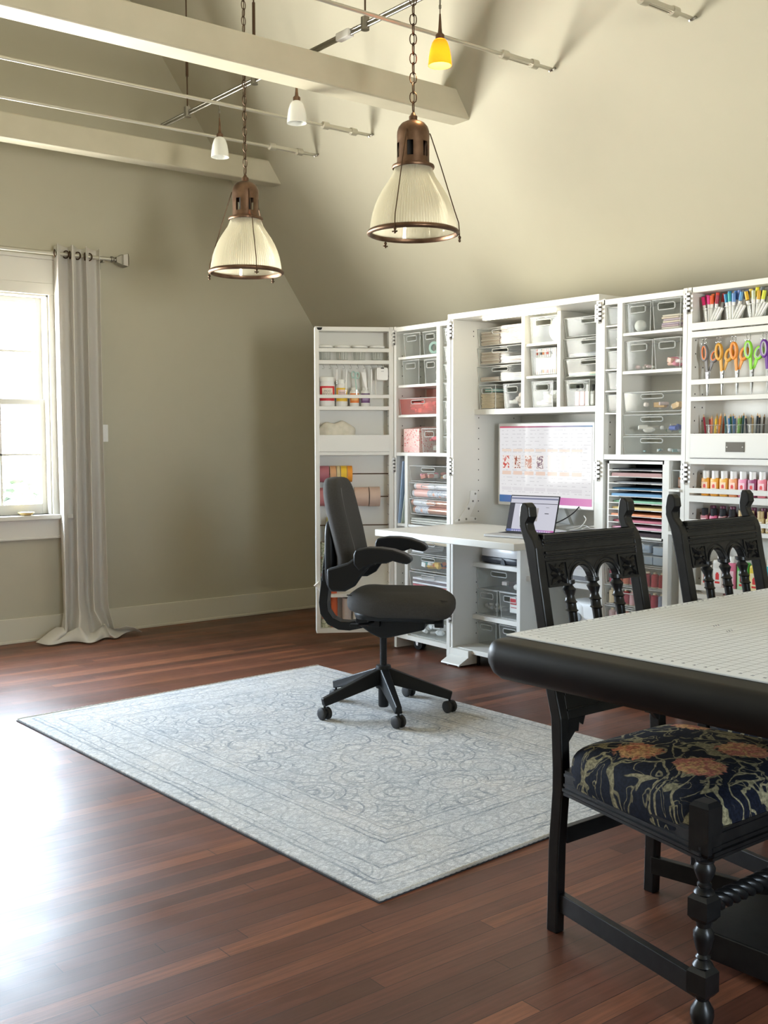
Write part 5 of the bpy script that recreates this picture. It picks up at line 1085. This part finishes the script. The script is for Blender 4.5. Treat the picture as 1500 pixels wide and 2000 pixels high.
for x, r, z0, z1, mt, lab in ((.058, .028, .139, .339, floral, 'short floral wrapping roll at the foot of the left outer door'), (.058, .029, .3605, .70, floral, 'tall floral wrapping roll standing on the lower shelf of the left outer door'), (.118, .022, .139, .339, mcol((.60, .12, .04), .5), 'orange wrapping roll at the foot of the left outer door'), (.114, .022, .3605, .66, mcol((.58, .10, .04), .5), 'orange red roll on the lower shelf of the left outer door'), (.20, .03, .139, .33, mcol((.50, .44, .42), .5), 'grey pink roll at the foot of the left outer door'), (.27, .03, .139, .32, mcol((.7, .66, .62), .5), 'pale roll at the foot of the left outer door')):
    t = pl(L2, 'wrapping_roll', lab, 'wrapping paper', x, .055, z0); b = MB(); b.cyl((0, 0, .0005), (0, 0, z1-z0-.002), r, 20); b.build('roll', mt, t, smooth=40); b = MB(); b.cyl((0, 0, z1-z0-.002), (0, 0, z1-z0-.001), r*.4, 12); b.build('core', dark, t)
t = pl(L2, 'twine_spool', 'small white spool tilted in front of the floral roll', 'spool', .060, -.001, .362); b = MB(); b.T = Matrix.Rotation(-.7, 4, 'Y'); b.lathe([(.022, -.0), (.022, .004), (.017, .006), (.017, .058), (.022, .060), (.022, .064)], 20, (.0, 0, .03)); b.build('spool', mcol((.76, .72, .64), .6), t, smooth=40)
# ---- right inner door
for x0, x1, z0, z1, lab in ((.149, .310, 1.900, 2.046, 'clear bin with a white ball, upper left on the right inner door'), (.318, .488, 1.900, 2.048, 'clear bin with a stack of stamps, upper right on the right inner door'), (.149, .325, 1.708, 1.856, 'clear bin with a few beads, second row left on the right inner door'), (.330, .490, 1.708, 1.858, 'bright clear bin of pink tapes, second row right on the right inner door')): bin_(R1, x0, x1, z0, z1, lab, .02, .20)
t = pl(R1, 'foam_ball', 'small white foam ball in the upper left bin of the right inner door', 'ball', .215, .06, 1.905); b = MB(); b.sq((0, 0, .030), (.030, .030, .030), 1, 1, 24, 14); b.build('ball', mcol((.62, .64, .62), .7), t, smooth=60)
papers(R1, .365, .470, .04, 1.902, [(.55, .50, .44), (.42, .30, .34), (.42, .33, .42), (.60, .52, .42), (.45, .36, .42), (.58, .48, .38), (.6, .55, .45)], 'stack of wooden stamps in the upper right bin of the right inner door', .10, .010)
junk(R1, .17, .31, .03, 1.710, .03, [(.7, .55, .55), (.7, .7, .66)], 'a few beads in the second row left bin of the right inner door', 5, .12); junk(R1, .345, .475, .03, 1.710, .07, [(.82, .30, .42), (.82, .50, .40), (.80, .70, .72), (.75, .2, .3)], 'pink and peach tape rolls in the bright bin of the right inner door', 12)
for k, (z0, z1) in enumerate(((1.501, 1.598), (1.386, 1.485), (1.287, 1.376))):
    nm = ('topmost', 'middle', 'lowest')[k]; tray(R1, .150, .512, z0, z1, 'wide clear tray, %s of the three on the right inner door' % nm)
    junk(R1, .17, .50, .02, z0+.002, (.05, .05, .03)[k], ([(.62, .40, .18), (.70, .62, .56), (.50, .40, .40)], [(.74, .72, .68), (.70, .70, .68), (.06, .10, .35), (.30, .38, .32)], [(.55, .56, .56), (.30, .46, .48)])[k], ('tan and blush supplies in the topmost wide tray of the right inner door', 'white cord and a blue pen in the middle wide tray of the right inner door', 'grey odds and ends in the lowest wide tray of the right inner door')[k], (14, 14, 6)[k], .18)
for k, z0 in enumerate((1.951, 1.841, 1.727, 1.618, 1.504)):
    nm = ('topmost', 'second', 'third', 'fourth', 'lowest')[k]; bin_(R1, .040, .106, z0, z0+.086, nm+' small clear bin in the narrow column of the right inner door', .015, .20, 'small_bin', 'small bins on the right inner door', handle=False)
    junk(R1, .046, .100, .03, z0, .045, ([(.5, .5, .5)], [(.45, .46, .46)], [(.72, .66, .56), (.6, .5, .4)], [(.40, .46, .55), (.3, .36, .42)], [(.3, .36, .4)])[k], 'small parts in the %s small bin of the right inner door' % nm, 6, .14)
    part(R1, 'bin_ledge', [(.034, .113, .004, .22, z0-.012, z0-.004)], dR1)
# paper organiser
t = pl(R1, 'paper_organizer', 'white slotted organizer full of coloured paper on the right inner door', 'paper organizer', .238, .004, .861); hw_ = .178; H_ = .392
b = MB(); b.box(-hw_, -hw_+.010, 0, .225, 0, H_); b.box(hw_-.010, hw_, 0, .225, 0, H_); b.box(-hw_, hw_, 0, .225, 0, .010); b.box(-hw_, hw_, 0, .225, H_-.014, H_); b.box(-hw_, hw_, .221, .225, 0, H_); b.box(-hw_+.01, hw_-.01, .217, .221, .01, H_-.014, 1); b.build('case', [cabw, dark], t)
for k in range(1, 11):
    z = .010+k*(H_-.024)/11; b = MB(); b.box(-hw_+.010, hw_-.010, .002, .216, z-.0012, z+.0012); b.box(-hw_+.010, -hw_+.075, -.001, .01, z-.0022, z+.0022); b.box(hw_-.075, hw_-.010, -.001, .01, z-.0022, z+.0022); b.build('divider', cabw, t)
cols = [('dark plum', (.05, .03, .035)), ('pale pink', (.74, .42, .52)), ('rose', (.60, .20, .26)), ('orange', (.70, .26, .10)), ('butter yellow', (.72, .56, .26)), ('mint', (.32, .60, .42)), ('sky blue', (.20, .38, .58)), ('deep blue', (.03, .13, .24)), ('grey', (.12, .12, .13)), ('dusty pink', (.46, .29, .28)), ('black', (.015, .015, .02))]
for k, (nm, c) in enumerate(cols):
    z = .861+.012+k*(H_-.024)/11; h_ = (.016, .010, .010, .010, .010, .009, .013, .008, .006, .018, .006)[k]
    q = pl(R1, 'paper_stack', nm+' paper in its slot of the paper organizer', 'paper', .238, .012+.01*(k % 3), z, 'coloured paper in the organizer'); b = MB(); b.box(-.158, .158, 0, .19, 0, h_*.5, 0); b.box(-.160, .154, .002, .19, h_*.5, h_, 0); b.build('sheets', mcol(c, .8), q)
bin_(R1, .452, .508, 1.122, 1.210, 'small clear bin with an orange bottle in the narrow right column', .015, .18, 'small_bin', 'small bins on the right inner door', handle=False); bottle(R1, .487, .05, 1.126, .034, .082, (.62, .22, .06), (.82, .82, .82), 'small orange bottle in the narrow right column bin', 'small paint bottles', False, .7, .36); part(R1, 'bin_ledge', [(.447, .516, -.01, .22, 1.108, 1.120)], dR1)
t = pl(R1, 'frame_stack', 'black edged frames standing in the narrow right column', 'frame', .478, .02, .912)
for k in range(3): b = MB(); b.box(-.026+.016*k, -.018+.016*k, 0, .18, 0, .14-.01*k); b.build('frame', (black, whitep, black)[k], t)
tray(R1, .040, .414, .724, .852, 'clear tray of little clear boxes, below the paper organizer')
for k, (x, z, w_2) in enumerate(((.285, .728, .05), (.345, .728, .06), (.345, .778, .06), (.270, .785, .045), (.22, .728, .05))):
    q = pl(R1, 'small_case', ('little clear case, left in the tray below the organizer', 'little clear case, lower right in the tray below the organizer', 'little clear case, upper right in the tray below the organizer', 'little clear case lying on the left one below the organizer', 'little clear case, farthest left in the tray below the organizer')[k], 'case', x+.02, .03, z+.004); b = MB(); b.box(-w_2/2, w_2/2, 0, .08, 0, .042); b.build('case', M('frosty_case', (.36, .42, .50), .2), q, bev=.003); b = MB(); b.box(-w_2/2-.001, w_2/2+.001, -.001, .081, .038, .0445); b.build('lid', clearrim, q)
for k, (z0, z1, cs) in enumerate(((.612, .716, [(.35, .02, .03), (.42, .03, .04), (.28, .02, .03), (.34, .02, .04), (.40, .05, .05), (.60, .18, .10), (.62, .22, .12), (.45, .04, .10)]), (.506, .606, [(.24, .26, .36), (.36, .02, .04), (.40, .03, .05), (.56, .30, .32), (.60, .34, .36), (.42, .04, .06), (.70, .58, .40), (.74, .60, .40)]), (.400, .498, [(.5, .3, .3), (.6, .4, .4), (.4, .1, .1), (.5, .3, .3), (.7, .5, .5), (.6, .3, .3), (.5, .3, .3), (.6, .4, .4)]))):
    nm = ('upper', 'middle', 'lowest')[k]; tray(R1, .040, .414, z0, z1, 'clear tray of thread cones, %s one behind the leftmost black chair' % nm)
    for j, c in enumerate(cs): spool(R1, .385-.045*j, .045, z0+.005, .020, .078, c, '%s thread cone in the %s thread tray' % (('first', 'second', 'third', 'fourth', 'fifth', 'sixth', 'seventh', 'eighth')[j]+' from the right', nm))
# ---- right outer door
def cup(x, z, r, h, label): 
    t = pl(R2, 'clear_cup', label, 'cup', x, .058, z, 'clear pen cups'); b = MB(); b.lathe([(r*.95, .001), (r, .004), (r, h), (r-.0025, h), (r-.0025, .006), (.004, .005)], 28); b.build('cup', clear, t, smooth=40); b = MB(); b.lathe([(r+.001, h-.002), (r+.0015, h+.001), (r-.002, h+.001)], 28, cap=False); b.build('rim', clearrim, t, smooth=40)
mk = [('pink and red', [(.70, .02, .16), (.80, .04, .22), (.85, .05, .30), (.85, .22, .04), (.80, .12, .03), (.80, .05, .02), (.35, .02, .05), (.60, .04, .04)]), ('blue', [(.02, .22, .42), (.03, .28, .50), (.05, .40, .40), (.06, .18, .46), (.16, .30, .60), (.20, .28, .58), (.12, .32, .62), (.03, .10, .30)]), ('yellow and gold', [(.75, .42, .03), (.80, .62, .14), (.55, .66, .50), (.85, .72, .02), (.62, .34, .02), (.10, .12, .14), (.66, .68, .05), (.40, .30, .08)]), ('green and orange', [(.20, .55, .04), (.75, .16, .04), (.10, .30, .12), (.70, .62, .10), (.3, .5, .1), (.5, .4, .1)])]
for k, (nm, cs) in enumerate(mk):
    xc = .100+.118*k; cup(xc, 1.874, .045, .105, 'clear cup of %s capped markers' % nm)
    for j, c in enumerate(cs):
        row = j % 2; xx = -.032+.064*(j/(len(cs)-1)); tilt = (j/(len(cs)-1)-.5)*.42+random.uniform(-.05, .05)
        t = pl(R2, 'marker_pen', '%s capped marker in the %s cup' % (('far left', 'second', 'third', 'fourth', 'fifth', 'sixth', 'seventh', 'far right')[j], nm), 'marker', xc+xx*.55, .048+.022*row, 1.881, nm+' markers')
        for q, mt, z0, z1 in (('barrel', whitep, 0, .118), ('cap', mcol(c, .35), .118, .158)):
            b = MB(); L_ = .006*random.random()+row*.012; b.T = Matrix.Rotation(tilt, 4, 'Y'); b.cyl((0, 0, z0+(L_ if z0 else 0)), (0, 0, z1+L_), .0076 if q == 'barrel' else .0088, 10); b.build(q, mt, t, smooth=40)
    for j in range(3): 
        t = pl(R2, 'marker_pen', '%s lying marker leaning low in the %s cup' % (('lower', 'middle', 'upper')[j], nm), 'marker', xc-.01+.008*j, .036, 1.881, nm+' markers'); b = MB(); b.T = Matrix.Rotation(.42+.08*j, 4, 'Y'); b.cyl((0, 0, 0), (0, 0, .115), .0062, 10); b.build('barrel', whitep, t, smooth=40)
pc = [('red and yellow', [(.35, .02, .05), (.45, .04, .06), (.62, .20, .10), (.75, .50, .03), (.78, .55, .05), (.75, .30, .03), (.70, .22, .03), (.42, .10, .04)]), ('green and blue', [(.02, .12, .14), (.03, .22, .12), (.05, .16, .36), (.06, .20, .42), (.03, .08, .18), (.16, .32, .06), (.22, .40, .10), (.02, .10, .12)]), ('black and brown', [(.02, .02, .03), (.05, .06, .08), (.30, .20, .08), (.36, .26, .10), (.02, .03, .04), (.10, .08, .06), (.02, .02, .02), (.12, .09, .06)]), ('dark', [(.05, .02, .03), (.1, .05, .05), (.2, .1, .05), (.05, .05, .06)])]
for k, (nm, cs) in enumerate(pc):
    xc = .122+.110*k; cup(xc, 1.2755, .040, .155, 'clear cup of %s pencils' % nm)
    for j, c in enumerate(cs):
        tilt = (j/(len(cs)-1)-.5)*.18+random.uniform(-.06, .06)
        t = pl(R2, 'colour_pencil', '%s pencil in the %s pencil cup' % (('far left', 'second', 'third', 'fourth', 'fifth', 'sixth', 'seventh', 'far right')[j], nm), 'pencil', xc-.026+.052*j/(len(cs)-1), .046+.022*(j % 2), 1.282, nm+' pencils'); L_ = random.uniform(.190, .208)
        b = MB(); b.T = Matrix.Rotation(tilt, 4, 'Y'); b.cyl((0, 0, 0), (0, 0, L_-.014), .0046, 6); b.build('barrel', mcol(c, .4), t); b = MB(); b.T = Matrix.Rotation(tilt, 4, 'Y'); b.tube([(0, 0, L_-.014), (0, 0, L_)], [.0045, .0008], 6); b.build('tip', wood, t)
def scissors(x, c1, c2, label, wide=True):
    t = pl(R2, 'scissors', label, 'scissors', x, .028, 1.808, 'scissors on the hooks')
    def lp(cx, cz, rx, rz_, r, mt, nm, lean, yy):
        b = MB(); pts = []
        for i in range(20):
            a = 2*PI*i/20; px_, pz_ = rx*math.cos(a), rz_*math.sin(a); pts.append((cx+px_*math.cos(lean)-pz_*math.sin(lean), yy, cz+px_*math.sin(lean)+pz_*math.cos(lean)))
        b.tube(pts, r, 8, closed=True); b.build(nm, mt, t, smooth=60)
    m1, m2 = mcol(c1, .4), mcol(c2, .4)
    lp(.0, -.035, .0155, .036, .0075, m1, 'handle_loop', .06, 0); lp(.0, -.035, .0105, .030, .0035, m2, 'grip_lining', .06, -.004)
    lp(.052, -.052, .0175, .027, .0075, m1, 'handle_loop', -.35, .006); lp(.052, -.052, .0125, .021, .0035, m2, 'grip_lining', -.35, .002)
    b = MB(); b.hexa([(.010, -.003, -.128), (.022, -.003, -.128), (.022, .003, -.128), (.010, .003, -.128)], [(.002, -.004, -.064), (.018, -.004, -.064), (.018, .004, -.064), (.002, .004, -.064)]); b.build('shank', m1, t, bev=.001)
    b = MB(); b.hexa([(.016, .004, -.130), (.028, .004, -.130), (.028, .009, -.130), (.016, .009, -.130)], [(.034, .003, -.072), (.052, .003, -.072), (.052, .009, -.072), (.034, .009, -.072)]); b.build('shank', m1, t, bev=.001)
    b = MB(); b.hexa([(.017, -.001, -.238), (.019, -.001, -.238), (.019, .001, -.238), (.017, .001, -.238)], [(.008, -.0015, -.124), (.026, -.0015, -.124), (.026, .0015, -.124), (.008, .0015, -.124)]); b.build('blade', steel, t)
    b = MB(); b.hexa([(.022, .003, -.232), (.024, .003, -.232), (.024, .005, -.232), (.022, .005, -.232)], [(.013, .0025, -.122), (.031, .0025, -.122), (.031, .0055, -.122), (.013, .0055, -.122)]); b.lathe([(.004, -.004), (.004, .006)], 10); b.v[-20:] = [Vector((p.x+.018, p.z, p.y-.140)) for p in b.v[-20:]]; b.build('blade', steel, t)
for x, c1, c2, lab in ((.078, (.16, .15, .15), (.80, .22, .06), 'grey scissors with coral lined handles, leftmost on the hooks'), (.158, (.60, .30, .02), (.55, .26, .02), 'mustard handled scissors, second from left on the hooks'), (.238, (.72, .26, .03), (.66, .22, .03), 'orange handled scissors, third from left on the hooks'), (.314, (.24, .62, .03), (.42, .44, .42), 'lime green scissors with grey lined handles on the hooks'), (.396, (.12, .02, .25), (.42, .42, .44), 'purple scissors with grey lined handles on the hooks'), (.470, (.05, .25, .45), (.4, .42, .44), 'blue scissors, rightmost on the hooks')):
    scissors(x, c1, c2, lab)
    for dx_ in (-.008, .010): b = cb(R2); b.tube([(x+dx_, .028, 1.846), (x+dx_, .026, 1.832), (x+dx_+.004, .024, 1.822), (x+dx_, .02, 1.812), (x+dx_-.006, .022, 1.818)], .0016, 6); b.sq((x+dx_, .026, 1.838), (.004, .004, .004), 1, 1, 8, 6); b.build('hook', chrome, dR2, smooth=60)
pcs = [('amber', (.80, .36, .02)), ('golden', (.80, .38, .03)), ('light orange', (.80, .42, .06)), ('peach', (.80, .34, .14)), ('candy pink', (.78, .28, .42)), ('dark berry', (.30, .05, .14)), ('rose', (.74, .22, .28)), ('pale blush', (.80, .55, .55)), ('coral', (.78, .40, .30)), ('red', (.6, .05, .05))]
for k, (nm, c) in enumerate(pcs): bottle(R2, .088+.0505*k, .045, 1.0945, .042, .120, c, (.84, .83, .82), nm+' paint bottle with a white cap on the curved rail shelf', 'paint bottles on the curved rail shelf', True, .74, .30)
for k in range(8):
    gold = k >= 4; bottle(R2, .085+.050*k, .045, .9355, .040, .098, ((.50, .16, .20), (.55, .10, .20), (.45, .22, .22), (.30, .2, .22))[k % 4] if not gold else (.55, .42, .2), (.015, .015, .02) if not gold else (.55, .40, .20), ('first', 'second', 'third', 'fourth', 'fifth', 'sixth', 'seventh', 'eighth')[k]+(' bottle from the left with a gold cap' if gold else ' bottle from the left with a black cap')+' on the shelf under the curved rail', 'dark paint bottles', True, .74, .34)
for k in range(7):
    bottle(R2, .10+.055*k, .088, .9355, .038, .110, (.25, .05, .12), (.16, .04, .08), ('first', 'second', 'third', 'fourth', 'fifth', 'sixth', 'seventh')[k]+' berry bottle of the back row under the curved rail', 'back row bottles', False, .74, .34)
for k, (nm, c, h_) in enumerate((('grey white', (.62, .60, .56), .19), ('white', (.66, .64, .60), .20), ('rose pink', (.66, .16, .28), .19), ('leaf green', (.08, .42, .06), .20), ('lemon', (.72, .55, .04), .19), ('turquoise', (.05, .4, .45), .19), ('white topped', (.7, .7, .7), .19))): bottle(R2, .100+.066*k, .055, .622, .060, h_, c, (.84, .83, .80), nm+' tall paint bottle behind the right chair back', 'tall paint bottles', True, .34, .18)
# ---------------------------------------------------------------- outside the windows
leafm = mottled('leaf_green', (.006, .016, .010), (.016, .030, .010), 3, .8)
def tree(x, y, zb, h, r, label, n=900):
    t = thing('garden_tree', label, 'tree', (x, y, zb)); random.seed(int(x*10+y))
    b = MB(); b.tube([(0, 0, 0), (.1, 0, h*.3), (-.05, .1, h*.6), (.05, 0, h*.85)], [.16, .12, .08, .03], 10); b.build('trunk', mcol((.12, .08, .05), .8), t, smooth=60)
    b = MB()
    for k in range(n):
        d = Vector((random.gauss(0, 1), random.gauss(0, 1), random.gauss(0, 1))).normalized()*r*(.55+.5*random.random()**.5); c_ = Vector((d.x, d.y, h*.72+d.z*.8)); s_ = random.uniform(.07, .16)
        b.T = Matrix.Translation(c_) @ Matrix.Rotation(random.uniform(0, 6), 4, 'Z') @ Matrix.Rotation(random.uniform(-1, 1), 4, 'X'); b.add([(0, -s_*.5, 0), (s_, -s_*.1, .02), (s_*1.6, 0, 0), (s_, s_*.5, .02), (0, s_*.5, 0), (-s_*.5, 0, 0)], [(0, 1, 2, 3, 4, 5)])
    b.build('foliage', leafm, t)
tree(6.1, 17.5, -5.5, 7.0, 1.4, 'green garden tree outside the window, seen in its lower panes')
tree(4.6, 22.0, -5.5, 7.8, 1.9, 'taller garden tree outside, to the left of the near one')
